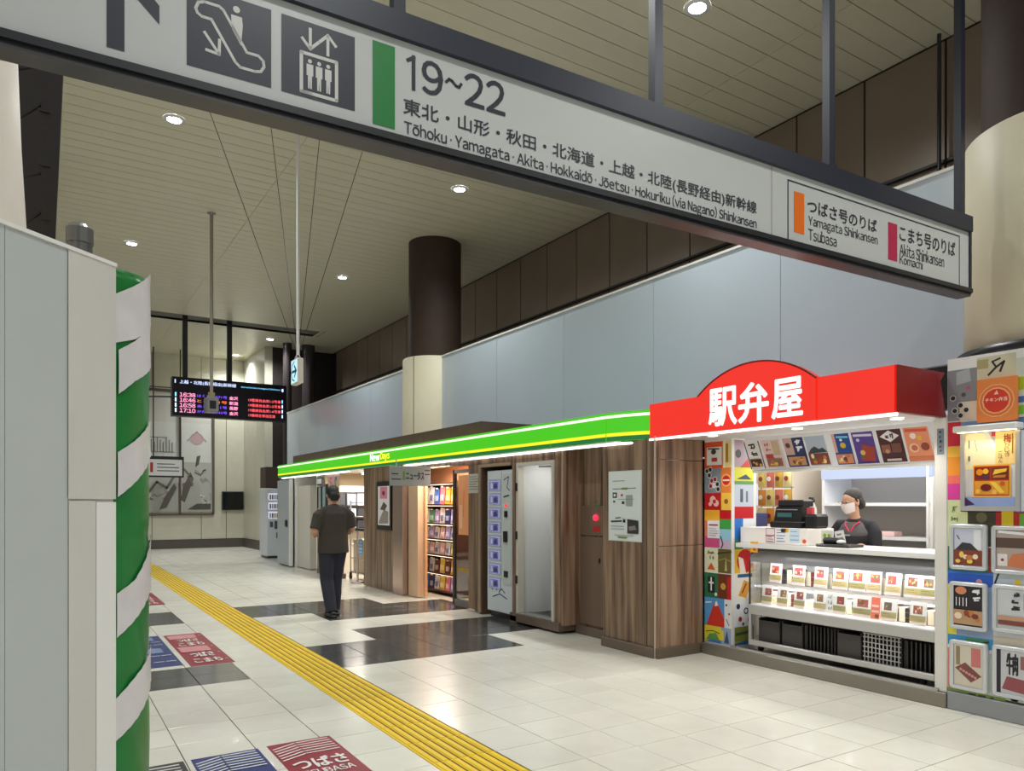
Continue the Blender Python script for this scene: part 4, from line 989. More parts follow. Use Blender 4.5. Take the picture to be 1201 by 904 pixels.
# wooden parapet box on the roof
pp = thing('roof_box', 'brown wood clad box on the shop roof behind the green fascia', 'box', (5.25, 9.1, 2.42))
for k in range(5):
    a = 9.1 + k * 1.86
    B().box(5.24, 5.27, a + .003, a + 1.857, 2.36, 2.64).ob('board', mat('parapet_brown', (96, 76, 62), .5, noise=.1), pp)
B().box(5.24, 6.1, 9.07, 9.10, 2.36, 2.64).ob('board', MATS['parapet_brown'], pp); B().box(5.24, 6.1, 9.07, 18.4, 2.64, 2.66).ob('lid', MATS['parapet_brown'], pp)
# hanging shop sign
YS = 9.9
xa, za = onY(458, 546, YS); xb, zb = onY(505, 570, YS)
sh = thing('projecting_sign', 'grey projecting sign with black katakana below the green fascia', 'sign', ((xa + xb) / 2, YS, zb))
B().bev(xa, xb, YS, YS + .05, zb, za, .005).ob('board', mat('sign_grey', (148, 150, 152), .4), sh)
fy_ = FY(YS); w = xb - xa; h = za - zb
text('lettering', fy_, 'ニュータス', xa + w * .38, xa + w * .83, zb + h * .32, zb + h * .72, M_ink, sh, .003, .03)
B().fbox(fy_, xa + w * .30, xa + w * .35, zb + h * .3, zb + h * .74, .001, .003).ob('green_mark', flat((110, 140, 60)), sh)
for (q0, q1, qz) in ((.03, .18, .6), (.03, .25, .33), (.86, .98, .8), (.86, .98, .6)): B().line(fy_, [(xa + w * q0, zb + h * qz), (xa + w * q1, zb + h * qz)], h * .05, .001, .002).ob('fine_print', M_ink, sh)
B().tube([(xa + .1, YS + .025, za), (xa + .1, YS + .025, 2.13)], .008, 6).ob('hanger', M_steel, sh)

# near vending machine in its bay
vm = thing('vending_machine', 'white vending machine with a column of eight lit blue windows set in the wooden wall', 'vending machine', (5.3, 8.25, 0))
V0, V1 = 7.92, 8.55; VX = 5.03
B().bev(VX, 5.55, V0, V1, .08, 1.93, .008).ob('body', mat('vend_white', (206, 214, 216), .3), vm)
B().box(VX + .04, 5.5, V0 + .03, V1 - .03, .0, .08).ob('foot', M_dark, vm)
fv = FX(VX)
wy0 = -8.5; wy1 = -8.2
for k in range(8):
    z = 1.73 - k * .183
    f_ = B().fbox(fv, wy0, wy1, z - .07, z + .085, 0, .006).ob('window', mat('vend_frame', (170, 176, 190), .3), vm)
    B().fbox(fv, wy0 + .02, wy1 - .03, z - .055, z + .06, .006, .008).ob('lit_pane', mat('vend_lit', (160, 164, 226), emit=.42), f_)
    pic('goods', fv, wy0 + .03, wy1 - .05, z - .05, z + .05, (128, 128, 196), [('r', (206, 210, 240), .1, .35, .1, .9), ('p', (70, 70, 120), [(.5, .1), (.9, .2), (.8, .9), (.45, .6)])], f_, d=.009)
B().fbox(fv, -8.185, -8.18, .5, 1.9, 0, .003).ob('divider', M_grey, vm)
pn = B().fbox(fv, -8.15, -7.95, .45, 1.88, 0, .006).ob('control_panel', mat('vend_panel', (192, 200, 196), .35), vm)
B().fbox(fv, -8.1, -8.03, 1.0, 1.14, .006, .03).fbox(fv, -8.09, -8.03, 1.32, 1.40, .006, .02).fbox(fv, -8.1, -8.02, .55, .63, .006, .02).ob('coin_slot', M_black, pn)
B().fbox(fv, -8.1, -8.03, 1.455, 1.49, .006, .01).ob('price_display', mat('vend_red', (255, 50, 50), emit=.8), pn)
B().line(fv, [(-8.12, 1.8), (-8.0, 1.84), (-8.04, 1.7), (-7.98, 1.66)], .012, .006, .008).line(fv, [(-8.12, 1.58), (-8.0, 1.6)], .02, .006, .008).ob('graphic', flat((60, 66, 70)), pn)
b = B()
for (a, c, z) in ((-8.42, -8.3, .36), (-8.25, -8.1, .34), (-8.4, -8.05, .27)): b.line(fv, [(a, z), ((a + c) / 2, z + .05), (c, z)], .014, .001, .002)
b.ob('graphic', flat((60, 66, 70)), vm)

# far vending machine
v2 = thing('vending_machine', 'white drinks vending machine at the far end beyond the green shop', 'vending machine', (5.4, 20.8, 0))
yv = 20.5
xa, _z = onY(313, 573, yv); xb = onY(329, 573, yv)[0]
B().bev(xa, xb + .3, yv, yv + .8, .06, 1.9, .02).ob('body', mat('vend2_white', (200, 204, 208), .35), v2); B().box(xa + .03, xb + .27, yv + .05, yv + .75, 0, .06).ob('foot', M_dark, v2)
f2 = FY(yv); w = xb - xa
for k in range(3):
    z = 1.68 - k * .25
    f_ = B().fbox(f2, xa + .04, xa + w * .98, z - .1, z + .09, 0, .006).ob('window', mat('vend2_lit', (225, 228, 240), emit=.42), v2)
    for q in range(5):
        B().fbox(f2, xa + .07 + q * w * .17, xa + .07 + q * w * .17 + w * .11, z - .08, z + .05, .006, .02).ob('can', flat([(120, 60, 60), (80, 90, 140), (150, 150, 160), (60, 60, 70), (140, 120, 60)][(q + k) % 5]), f_)
B().fbox(f2, xa + .08, xa + w * .45, .85, 1.0, 0, .01).fbox(f2, xa + .25, xa + w * .9, .55, .7, 0, .01).fbox(f2, xa + w * .55, xa + w * .85, .8, 1.02, 0, .01).ob('dispenser', mat('vend2_dark', (84, 82, 84), .4), v2)
B().box(xb + .302, xb + .31, yv + .02, yv + .78, .08, 1.9).ob('side', M_dark, v2)
xa, za = onY(317, 549, 20.4); xb, zb = onY(331, 573, 20.4)
B().bev(xa, xb + .3, 20.9, 21.5, 1.93, za + .06, .01).ob('brown_box', mat('brown_box', (70, 52, 44), .5), None, label='dark brown box standing on top of the far vending machine', cat='box')
# =====================================================================
# LUNCH BOX STALL
# =====================================================================
st = thing('lunch_stall', 'lunch box stall with a glowing red arched fascia and open counter', 'stall', (5.6, 2.9, 0))
def sp(name, b, m, label=None, parent=None): return b.ob(name, m, parent or st, label=label)
M_plate = mat('kick_plate', (140, 134, 122), .3, .5, noise=.05)
sp('plinth', B().bev(5.57, 7.7, 2.87, 5.24, 0, .11, .006), M_plate)
sp('plinth_lip', B().box(5.575, 5.60, 2.93, 4.88, .111, .135), M_steel)
M_sw_ = mat('stall_wall', (222, 212, 196), .5)
sp('back_wall', B().box(7.65, 7.7, 2.6, 5.3, .11, 2.13), M_sw_)
sp('side_wall', B().box(5.66, 7.65, 5.19, 5.245, .11, 2.13), M_sw_)
sp('side_wall', B().box(5.68, 7.65, 2.80, 2.86, .11, 2.13), M_sw_)
sp('ceiling_board', B().box(5.03, 7.7, 2.93, 5.26, 2.13, 2.16), mat('stall_ceiling', (226, 224, 222), .4))
sp('corner_post', B().bev(5.60, 5.685, 2.875, 2.965, .111, 2.13, .004), mat('post_white', (226, 222, 212), .3))
pic('post_sign', FX(5.599), -2.945, -2.895, 1.86, 2.05, (130, 140, 150), strokes(random.Random(1), (40, 44, 50), .25, .75, .08, .92, 1, 5, .12), st, d=.001)
# ---- red fascia ----
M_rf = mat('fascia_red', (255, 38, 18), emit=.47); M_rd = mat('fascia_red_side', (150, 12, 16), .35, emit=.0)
rf = thing('red_fascia', 'glowing red fascia with a white brush lettered arch over the lunch stall', 'fascia', (5, 2.9, 2.13))
F0, F1 = 2.135, 2.462
fx5 = FX(5.0)
for a, b_ in ((5.375, 4.745), (3.525, 2.905)):
    B().fbox(fx5, -a, -b_, F0, F1, -.06, 0).ob('red_panel', M_rf, rf)
ya, yb_ = 4.735, 3.535; cm = (ya + yb_) / 2; hw = (ya - yb_) / 2
arc = [(-ya, F0), (-yb_, F0), (-yb_, F1)]
hA = 2.675 - F1; Rr = (hw * hw + hA * hA) / (2 * hA); th = math.asin(hw / Rr)
for k in range(1, 24):
    t = th - 2 * th * k / 24; arc.append((-cm + Rr * math.sin(t), F1 + hA - Rr + Rr * math.cos(t)))
arc.append((-ya, F1))
ar = B().fpoly(fx5, arc, -.07, .012).ob('arched_panel', M_rf, rf, label='arched red panel')
M_edge = mat('fascia_edge', (120, 16, 14), .4)
eb = B(); ap = arc[2:]
eb.line(fx5, ap, .012, .0, .018)
eb.ob('edge_trim', M_edge, rf)
def et(s, u0, v0, u1, v1, vb):
    y0, zt_ = onX(u0, v0, 4.988); y1 = Yx(u1, 4.988); zb_ = onX(u0, vb, 4.988)[1]
    text('lettering', Fr((4.988, 0, 0), (0, -1, 0), (0, 0, 1)), s, -y0, -y1, zb_, zt_, mat('letter_glow', (255, 246, 240), emit=.75), rf, .004, .032)
et('駅', 832, 458, 864, 458, 500); et('弁', 867, 452, 901, 452, 496); et('屋', 906, 447, 941, 447, 491)
for a, b_ in ((5.372, 2.9),):
    sp('soffit_tube', B().tube([(5.0, b_, 2.118), (5.0, a, 2.118)], .012, 8), mat('pink_tube', (255, 226, 222), emit=1.5))
# return face with a cut end
fy29 = FY(2.9)
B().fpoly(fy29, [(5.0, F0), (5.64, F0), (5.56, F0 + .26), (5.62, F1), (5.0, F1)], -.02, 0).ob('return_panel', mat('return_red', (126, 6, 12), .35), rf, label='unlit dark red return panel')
B().box(5.06, 5.6, 2.93, 5.37, F1 - .02, F1 - .01).ob('top_board', M_edge, rf)
lamp_p = []
def stall_lamp():
    t = thing('soffit_lamp', 'x', 'lamp', (0, 0, 0), group='small lamps under the red fascia')
    B().lathe((0, 0, 0), [(.05, .0), (.055, -.008), (.06, 0)], 16).ob('ring', M_white, t); B().lathe((0, 0, 0), [(0, -.004), (.045, -.006), (.05, 0)], 16).ob('lens', M_lamp, t)
    return t
sl = None
for (u, v, lb) in ((836, 511, 'leftmost'), (927, 502, 'middle'), (1042, 490, 'rightmost')):
    d = ray(u, v); t = .625 / d[2]; o = stall_lamp() if sl is None else copy_tree(sl); sl = sl or o
    o.location = (min(d[0] * t, 5.45) if u < 900 else 5.35, max(3.1, d[1] * t), 2.128); o['label'] = lb + ' small lamp under the red fascia of the stall'
    light('soffit_spot', 'SPOT', (o.location.x, o.location.y, 2.1), STALL_W * .5, None, .05, (1, .97, .94), (0, 0, 0), R(130), .8)
light('stall_light', 'AREA', (6.6, 4.0, 2.1), STALL_W * 1.0, st, 1.3, (1, .98, .95), size_y=1.8)
sp('inner_tube', B().box(6.2, 6.3, 3.3, 4.9, 2.10, 2.128), M_tubelamp)

# ---- collage strips ----
def patch(fr, a0, a1, z0, z1, bg, items, nm='collage_print'): return pic(nm, fr, a0, a1, z0, z1, bg, items, st, d=.001)
XA = 5.615
sp('collage_column', B().box(5.62, 5.66, 4.90, 5.245, .11, 2.13), M_white)
fa_ = FX(XA + .005); zA = lambda v: onX(838, v, XA)[1]
Y0, Y1 = 5.245, 4.905; YM = 5.05
Rg = random.Random(9)
patch(fa_, -Y0, -YM + .04, zA(549), zA(518), (224, 84, 44), [('r', (226, 232, 226), .12, .95, .12, .8), ('o', (60, 60, 64), .5, .62, .14, .1), ('r', (190, 60, 50), .4, .7, .25, .4), ('l', (60, 60, 64), [(.2, .75), (.8, .72)], .06)])
patch(fa_, -YM + .04, -Y1, zA(549), zA(518), (240, 222, 150), [('r', (180, 130, 40), .35, .65, .2, .9), ('r', (250, 244, 220), .1, .3, .0, 1)])
hexs = []
for k, (x, y, c) in enumerate([(.15, .9, (30, 30, 34)), (.35, .95, (30, 30, 34)), (.3, .72, (30, 30, 34)), (.45, .5, (150, 30, 50)), (.65, .55, (150, 30, 50)), (.6, .3, (226, 222, 216)), (.8, .35, (30, 30, 34)), (.4, .28, (150, 30, 50)), (.85, .15, (30, 30, 34))]): hexs += [('o', (232, 230, 228), x, y, .13), ('o', c, x, y, .10)]
patch(fa_, -Y0, -YM + .02, zA(578), zA(549), (132, 146, 156), hexs)
patch(fa_, -YM + .02, -Y1, zA(578), zA(549), (232, 132, 56), [('o', (244, 178, 104), .5, .5, .5), ('o', (206, 40, 30), .5, .5, .38), ('l', (250, 226, 200), [(.2, .5), (.8, .5)], .12)])
patch(fa_, -Y0, -YM + .02, zA(598), zA(578), (186, 22, 30), [('o', (236, 190, 180), .5, .6, .18), ('o', (236, 190, 180), .7, .4, .16), ('o', (186, 22, 30), .6, .5, .1), ('o', (236, 190, 180), .35, .35, .1)])
patch(fa_, -YM + .02, -Y1, zA(598), zA(578), (242, 196, 76), [('o', (150, 90, 40), .5, .5, .2)])
patch(fa_, -Y0, -YM, zA(642), zA(598), (226, 120, 90), [('r', (238, 176, 50), 0, 1, .72, 1), ('r', (204, 80, 130), 0, 1, 0, .3), ('r', (232, 232, 236), .2, 1, .25, .72), ('r', (150, 30, 60), .3, .9, .58, .62)] + textlines((150, 150, 156), .3, .9, .32, .5, 4, .03))
patch(fa_, -YM, -Y1, zA(642), zA(598), (150, 200, 220), [('r', (196, 20, 30), 0, 1, .76, 1), ('r', (60, 160, 70), 0, 1, .5, .76), ('r', (200, 180, 200), 0, 1, 0, .2), ('l', (60, 50, 60), [(.1, .3), (.3, .1), (.15, .0)], .1)])
patch(fa_, -Y0, -YM - .02, zA(671), zA(643), (222, 222, 190), [('p', (216, 90, 40), [(.2, .1), (.8, .1), (.5, .4)])] + strokes(Rg, (110, 110, 80), .2, .8, .5, .95, 1, 2, .08))
patch(fa_, -YM - .02, -Y1, zA(671), zA(643), (102, 92, 46), [('p', (190, 180, 130), [(.5, .1), (.7, .1), (.6, .7)]), ('l', (60, 56, 30), [(0, .8), (1, .9)], .1), ('l', (150, 136, 80), [(0, .5), (.5, .6), (1, .5)], .07)])
patch(fa_, -Y0, -YM - .02, zA(701), zA(672), (40, 110, 70), [('r', (30, 28, 32), .25, .75, .2, .85), ('l', (236, 236, 236), [(.5, .8), (.5, .3)], .1), ('l', (236, 236, 236), [(.35, .6), (.65, .6)], .1), ('o', (230, 230, 230), .85, .15, .1)])
patch(fa_, -YM - .02, -Y1, zA(701), zA(672), (110, 50, 24), [('r', (196, 30, 30), .7, 1, 0, .9), ('o', (200, 160, 60), .4, .5, .2)])
patch(fa_, -Y0, -YM + .06, zA(734), zA(701), (84, 150, 206), [('p', (204, 52, 34), [(.1, 0), (1, 0), (1, .3), (.62, .88), (.48, .8)]), ('p', (240, 236, 230), [(.52, .7), (.7, .75), (.62, .9), (.56, .86)]), ('l', (226, 236, 240), [(.05, .8), (.35, .84)], .05)])
patch(fa_, -YM + .06, -Y1, zA(734), zA(701), (226, 228, 226), [('o', (40, 60, 70), .3, .8, .14), ('o', (200, 60, 50), .7, .5, .14), ('l', (40, 50, 60), [(.3, .3), (.7, .1)], .1)])
patch(fa_, -Y0, -YM + .02, .12, zA(734), (222, 206, 56), [('p', (90, 150, 80), [(.1, .1), (.9, .2), (.7, .6), (.3, .5)]), ('p', (60, 120, 190), [(0, 0), (1, 0), (1, .2), (.4, .15)]), ('l', (40, 60, 40), [(.1, .6), (.5, .7), (.9, .6)], .04)])
patch(fa_, -YM + .02, -Y1, .12, zA(734), (150, 170, 200), [('p', (70, 80, 110), [(.3, .1), (.8, .1), (.58, .85)]), ('r', (226, 210, 70), .0, .25, .2, .8)])
# strip B faces the camera side
sp('collage_return', B().box(5.66, 5.98, 4.905, 4.93, .11, 2.13), M_white)
fb2 = FY(4.905); zB_ = lambda v: onY(868, v, 4.905)[1]
XBm = 5.94; x5 = 5.662
for (v0, v1, bg, it) in [(516, 548, (176, 150, 160), [('p', (200, 60, 40), [(.3, 0), (1, 0), (.8, .4)]), ('r', (150, 170, 200), .5, 1, .5, 1), ('o', (60, 50, 50), .2, .5, .15)]),
    (548, 568, (226, 222, 60), [('p', (60, 80, 110), [(.1, .3), (.9, .3), (.6, .6)]), ('r', (100, 160, 90), 0, 1, 0, .2)]),
    (568, 594, (196, 206, 220), [('r', (90, 100, 120), .3, .45, .2, .8), ('r', (120, 120, 140), .6, .7, .2, .7)]),
    (594, 608, (196, 20, 34), []), (608, 644, (40, 120, 200), [('r', (226, 230, 236), .45, 1, 0, 1), ('r', (120, 180, 40), .5, .95, .55, .68), ('r', (70, 70, 130), .5, .95, .45, .5), ('r', (130, 180, 50), .5, .95, .25, .38), ('r', (70, 140, 80), 0, .4, 0, .3)]),
    (644, 672, (236, 190, 40), [('o', (206, 24, 30), .55, .5, .42), ('p', (244, 226, 214), [(.3, .0), (.6, .0), (.45, .6), (.2, .7)])]), (672, 705, (232, 226, 212), [('l', (40, 90, 130), [(.2, .9), (.9, .9)], .12), ('p', (232, 160, 60), [(.2, .2), (.6, .1), (.9, .6), (.5, .75)]), ('l', (90, 60, 30), [(.4, .3), (.6, .6)], .06)]),
    (705, 735, (230, 232, 234), [('o', (40, 44, 54), .2, .8, .1), ('o', (40, 60, 110), .6, .6, .12), ('o', (230, 232, 234), .6, .6, .07), ('o', (180, 40, 50), .3, .3, .09), ('o', (40, 44, 54), .8, .25, .11), ('o', (60, 70, 90), .45, .1, .06)]),
    (735, 752, (136, 140, 60), [('l', (60, 90, 60), [(.1, .5), (.9, .6)], .1)]), (752, 770, (44, 110, 170), [('p', (180, 170, 60), [(0, .6), (.5, 1), (0, 1)])])]:
    z0 = max(.115, zB_(v1)); pic('collage_print', fb2, x5, XBm, z0, zB_(v0), bg, it, st, d=.001)

# ---- hanging row of menu posters ----
mb = thing('menu_rail', 'sloping white rail that carries the eight lunch box posters over the counter', 'rail', (5.7, 3.8, 1.82))
fm = Fr((5.745, 0, 1.82), (0, -1, 0), (-.13, 0, .29))
LM = math.hypot(.13, .29)
B().fbox(fm, -4.74, -2.975, -.012, LM, -.012, 0).ob('backing', mat('rail_white', (236, 236, 240), .4), mb)
B().fbox(fm, -4.75, -2.97, -.03, -.008, -.02, .015).ob('lower_rail', M_white, mb)
edges_ = [(876, 894.5), (895.5, 918.5), (921, 946), (946.5, 971), (978, 1000), (1001.5, 1028), (1031, 1061), (1062, 1093)]
def YM_(u): return Yx(u, 5.68)
nmz = ['white menu poster with black brush lettering, first from the left over the counter', 'pale pink menu poster, second from the left over the counter', 'menu poster with white lettering on navy, third from the left', 'menu poster with dark hills on a grey sky, fourth from the left', 'blue menu poster with a yellow figure, fifth from the left', 'purple and red menu poster, sixth from the left', 'dark maroon menu poster with a white diamond, seventh from the left', 'orange and pink menu poster, rightmost over the counter']
r3 = random.Random(21)
specs = [((236, 234, 232), [('r', (96, 26, 34), 0, .06, 0, 1), ('r', (96, 26, 34), .94, 1, 0, 1)] + strokes(r3, (30, 28, 30), .2, .8, .42, .95, 1, 2, .09) + food_items(r3, .12, .88, .08, .36, 5, (80, 40, 40))),
         ((232, 206, 200), strokes(r3, (196, 110, 120), .1, .5, .55, .95, 1, 2, .06) + [('r', (204, 182, 150), .55, .9, .45, .95), ('r', (190, 60, 60), .1, .5, .35, .5)] + food_items(r3, .1, .9, .06, .34, 6, (150, 100, 90))),
         ((36, 48, 96), [('r', (206, 170, 160), 0, .45, .42, 1), ('o', (90, 60, 60), .2, .75, .12)] + strokes(r3, (236, 238, 244), .5, .95, .48, .98, 1, 2, .08) + food_items(r3, .08, .92, .06, .36, 6, (200, 150, 110))),
         ((176, 188, 206), [('p', (60, 62, 70), [(0, .42), (.2, .58), (.4, .66), (.6, .56), (.8, .6), (1, .45)])] + food_items(r3, 0, 1, .04, .42, 8, (130, 60, 50))),
         ((30, 70, 150), [('r', (220, 170, 160), 0, .18, .4, 1), ('o', (220, 190, 60), .55, .62, .16), ('l', (120, 210, 240), [(.3, .9), (.9, .88)], .1), ('o', (240, 240, 240), .5, .8, .08)] + food_items(r3, .05, .95, .04, .34, 7, (220, 140, 100))),
         ((88, 60, 150), [('l', (226, 220, 244), [(.1, .9), (.9, .88)], .11), ('o', (220, 214, 236), .25, .75, .08), ('p', (170, 60, 46), [(.2, .1), (.85, .06), (.95, .5), (.4, .62)]), ('o', (226, 190, 100), .35, .35, .12), ('o', (90, 110, 50), .3, .22, .08), ('l', (60, 50, 120), [(.0, .03), (1, .03)], .06)]),
         ((74, 26, 36), [('p', (238, 232, 232), [(.1, .8), (.5, .97), (.9, .8), (.5, .62)])] + strokes(r3, (74, 26, 36), .3, .7, .7, .9, 2, 1, .05) + [('r', (150, 90, 70), .08, .45, .3, .55), ('r', (120, 70, 60), .5, .9, .3, .58), ('o', (200, 150, 120), .3, .35, .09), ('r', (220, 200, 200), .2, .8, .05, .12)]),
         ((240, 150, 110), [('l', (220, 80, 70), [(.1, .92), (.9, .9)], .12), ('o', (250, 226, 220), .35, .75, .13), ('o', (240, 190, 60), .6, .68, .1), ('o', (150, 70, 50), .75, .42, .17), ('o', (250, 200, 170), .3, .4, .2), ('o', (210, 110, 80), .32, .4, .13), ('r', (206, 120, 80), .0, 1, .0, .14)])]
for (ua, ub), nm, (bg, it) in zip(edges_, nmz, specs):
    a0, a1 = -YM_(ua), -YM_(ub)
    t = thing('menu_poster', nm, 'poster', tuple(fm.p((a0 + a1) / 2, 0, 0)), group='menu posters over the counter')
    B().fbox(fm, a0, a1, .0, LM - .02, .001, .004).ob('sheet', mat('sheet_white', (240, 240, 242), .4), t)
    pic('print', fm, a0 + .006, a1 - .006, .01, LM - .03, bg, it, t, d=.0045)

# ---- refrigerated display case ----
dc = thing('display_case', 'long refrigerated glass display case full of lunch boxes under the counter top', 'display case', (5.65, 3.85, .11))
C0, C1 = 2.98, 4.715
M_al = mat('aluminium', (196, 194, 190), .3, .5); M_wp = mat('case_white', (236, 238, 240), .4)
B().box(5.63, 6.25, C0 - .0, 4.86, 1.08, 1.12).ob('counter_top', M_white, dc)
# rolled grey head
b = B(); prof = [(5.93, 1.08), (5.80, 1.075), (5.72, 1.05), (5.675, 1.01), (5.66, .96), (5.66, .95), (5.68, .95)]
b.add([(x, yv, z) for yv in (C0, C1) for x, z in prof], [(i, i + 1, len(prof) + i + 1, len(prof) + i) for i in range(len(prof) - 1)], 0, True)
b.ob('rolled_head', mat('grey_head', (168, 168, 170), .3, .4), dc)
B().box(5.655, 5.66, C0, C1, .535, .95).ob('front_glass', M_glass, dc)
B().tube([(5.66, C1, .53), (5.66, C1, .94), (5.69, C1, 1.02), (5.76, C1, 1.065), (5.9, C1, 1.08)], .009, 8).ob('end_frame', M_black, dc)
B().box(5.66, 6.1, C1 - .006, C1, .53, 1.06).ob('end_glass', M_glass, dc)
B().box(6.15, 6.2, C0, C1, .2, 1.08).box(5.66, 6.2, C0 - .012, C0, .2, 1.08).ob('back_panel', M_wp, dc)
B().box(5.66, 6.15, C0, C1, .50, .545).ob('deck', M_wp, dc)
B().bev(5.635, 5.67, C0, C1, .455, .545, .006).ob('front_rail', M_al, dc)
B().box(5.84, 6.15, C0 + .01, C1 - .02, .725, .738).ob('glass_shelf', M_wp, dc); B().box(5.832, 5.84, C0 + .01, C1 - .02, .71, .745).ob('shelf_edge', M_al, dc)
B().box(5.76, 5.80, C0 + .02, C1 - .02, 1.035, 1.06).ob('light_tube', mat('case_tube', (240, 246, 255), emit=2.2), dc)
B().box(5.86, 5.88, C0 + .02, C1 - .02, .69, .705).ob('light_tube', MATS['case_tube'], dc)
light('case_light', 'AREA', (5.675, 3.85, .955), 4.2, dc, .03, (1, .97, .95), (0, R(-24), 0), size_y=1.6)
light('case_light', 'AREA', (5.82, 3.85, .70), 1.6, dc, .03, (1, .96, .94), (0, R(10), 0), size_y=1.6)
B().bev(5.635, 5.67, C0, C1, .165, .215, .006).ob('lower_rail', M_al, dc)
B().box(5.64, 5.66, C1 - .03, C1, .165, .53).ob('end_stile', M_al, dc)
B().box(6.05, 6.15, C0, C1, .17, .5).box(5.64, 6.15, C0, C1, .165, .17).ob('store_back', mat('store_dark', (44, 40, 38), .6), dc)
for yv in (4.62, 3.1):
    B().tube([(5.70, yv - .015, .14), (5.70, yv + .015, .14)], .028, 10).ob('castor', M_black, dc)
# crates behind the dark front
r4 = random.Random(4)
for k, (ya_, yb2, kind) in enumerate([(4.66, 4.42, 0), (4.40, 4.18, 0), (4.16, 3.86, 1), (3.84, 3.62, 0), (3.60, 3.28, 2), (3.26, 3.0, 1)]):
    nm = ['leftmost', 'second from left', 'third from left', 'fourth from left', 'fifth from left', 'rightmost'][k]
    t = thing('storage_crate', 'dark plastic crate in the space under the display deck, ' + nm, 'crate', (5.8, (ya_ + yb2) / 2, .17), group='crates under the display case')
    B().box(5.72, 6.0, ya_, yb2, .172, .19).box(5.98, 6.0, ya_, yb2, .19, .42).box(5.72, 6.0, ya_ - .01, ya_, .19, .42).box(5.72, 6.0, yb2, yb2 + .01, .19, .42).ob('shell', mat('crate_dark', (56, 50, 48), .5), t)
    if kind == 0: B().box(5.715, 5.72, ya_ - .005, yb2 + .005, .19, .40).ob('front', mat('crate_front', (70, 66, 62), .4), t)
    if kind == 1:
        b = B(); q = ya_ - .02
        while q > yb2 + .01: b.box(5.712, 5.72, q, q - .012, .19, .42); q -= .035
        b.ob('slatted_front', mat('crate_slat', (50, 46, 44), .4), t)
    if kind == 2:
        b = B(); q = ya_ - .01
        while q > yb2 + .01: b.box(5.705, 5.712, q, q - .008, .19, .43); q -= .032
        for z in (.2, .24, .28, .32, .36, .40, .43): b.box(5.704, 5.71, ya_, yb2, z, z + .008)
        b.ob('wire_front', mat('wire_white', (186, 184, 178), .4), t)
# ---- lunch boxes and price cards ----
cols4 = {'dark red': (110, 30, 36), 'black': (36, 34, 36), 'brown': (120, 84, 60), 'orange red': (216, 84, 60), 'cream': (226, 212, 186), 'gold': (176, 146, 80), 'white': (232, 230, 226), 'pink': (226, 150, 150)}
boxp = {}
def lunch(y, x, z, col, n, lab, h=.045, w=.135):
    t = thing('lunch_box', lab, 'lunch box', (x, y, z), group='wrapped lunch boxes in the display case')
    for i in range(n):
        B().bev(x, x + .17, y - w / 2, y + w / 2, z + .001 + i * h, z + (i + 1) * h - .002, .004).ob('box', flat(cols4[col], .3), t)
    B().box(x - .0015, x + .17, y - w * .2, y + w * .2, z + .004, z + n * h + .0).ob('paper_band', flat((226, 214, 190) if col != 'cream' else (170, 60, 60), .4), t)
def card(u, x, z0, h, w, kind, lab):
    y = Yx(u, x)
    t = thing('price_card', lab, 'price card', (x, y, z0), group='price cards in the display case')
    fr = Fr((x, 0, z0), (0, -1, 0), (.12, 0, .99))
    B().fbox(fr, -y - w / 2, -y + w / 2, 0, h, -.004, 0).ob('board', mat('card_white', (240, 234, 228), .4), t)
    rr = random.Random(int(u))
    if kind == 'p': fx0 = rr.uniform(.1, .3); tc_ = rr.choice([(150, 70, 70), (170, 90, 70), (110, 84, 84), (190, 70, 70), (140, 110, 90)]); it = [('r', (248, 242, 238), 0, 1, .42, 1)] + food_items(rr, fx0, min(.92, fx0 + rr.uniform(.5, .7)), .47, .84, 6, tc_) + [('r', rr.choice([(176, 160, 100), (188, 168, 116), (160, 150, 90)]), 0, 1, .14, .40), ('l', (110, 100, 70), [(.1, .31), (.6, .31)], .03), ('l', (120, 100, 80), [(.1, .22), (.8, .22)], .02), ('r', (226, 206, 204), .05, .95, .02, .12)]
    elif kind == 'r': it = [('r', (236, 110, 84), 0, 1, 0, 1), ('r', (246, 200, 180), .1, .9, .55, .65), ('r', (246, 200, 180), .1, .9, .3, .4), ('r', (80, 40, 50), .5, .9, .05, .22)]
    else: it = strokes(rr, (60, 50, 84), .1, .9, .1, .9, 2, 3, .06)
    pic('print', fr, -y - w / 2 + .004, -y + w / 2 - .004, .004, h - .004, (240, 236, 230), it, t, d=.0006)
on_ = ['first', 'second', 'third', 'fourth', 'fifth', 'sixth', 'seventh', 'eighth', 'ninth', 'tenth', 'eleventh', 'twelfth', 'thirteenth']
up = [909, 936, 962, 985, 1005, 1024, 1047, 1070, 1088]
for k, u in enumerate(up): card(u, 5.852, .742, .20, .135 if k not in (3, 4) else .15, 'p', '%s price card from the left on the upper shelf of the display case' % on_[k])
upb = [(911, 'dark red'), (926, 'black'), (948, 'dark red'), (973, 'black'), (996, 'brown'), (1015, 'cream'), (1036, 'black'), (1059, 'gold'), (1079, 'cream')]
for k, (u, c) in enumerate(upb): lunch(Yx(u, 5.9), 5.90, .739, c, 3, '%s lunch box stack, %s from the left on the upper display shelf' % (c, on_[k]))
lo = [(899, 'p', .105), (917, 'p', .105), (937, 'p', .105), (961, 'p', .115), (973, 's', .07), (984, 'p', .11), (1010, 'p', .15), (1026, 'r', .075), (1042, 'p', .12), (1076, 'p', .115)]
for k, (u, kd, w) in enumerate(lo): card(u, 5.76, .547, .185, w * 1.12, kd, '%s%s price card from the left on the lower display deck' % (on_[k], {'p': '', 's': ' brush lettered', 'r': ' orange red'}[kd]))
lob = [(903, 'cream'), (925, 'dark red'), (948, 'white'), (968, 'cream'), (996, 'black'), (1018, 'orange red'), (1038, 'orange red'), (1058, 'black'), (1071, 'brown'), (1092, 'brown')]
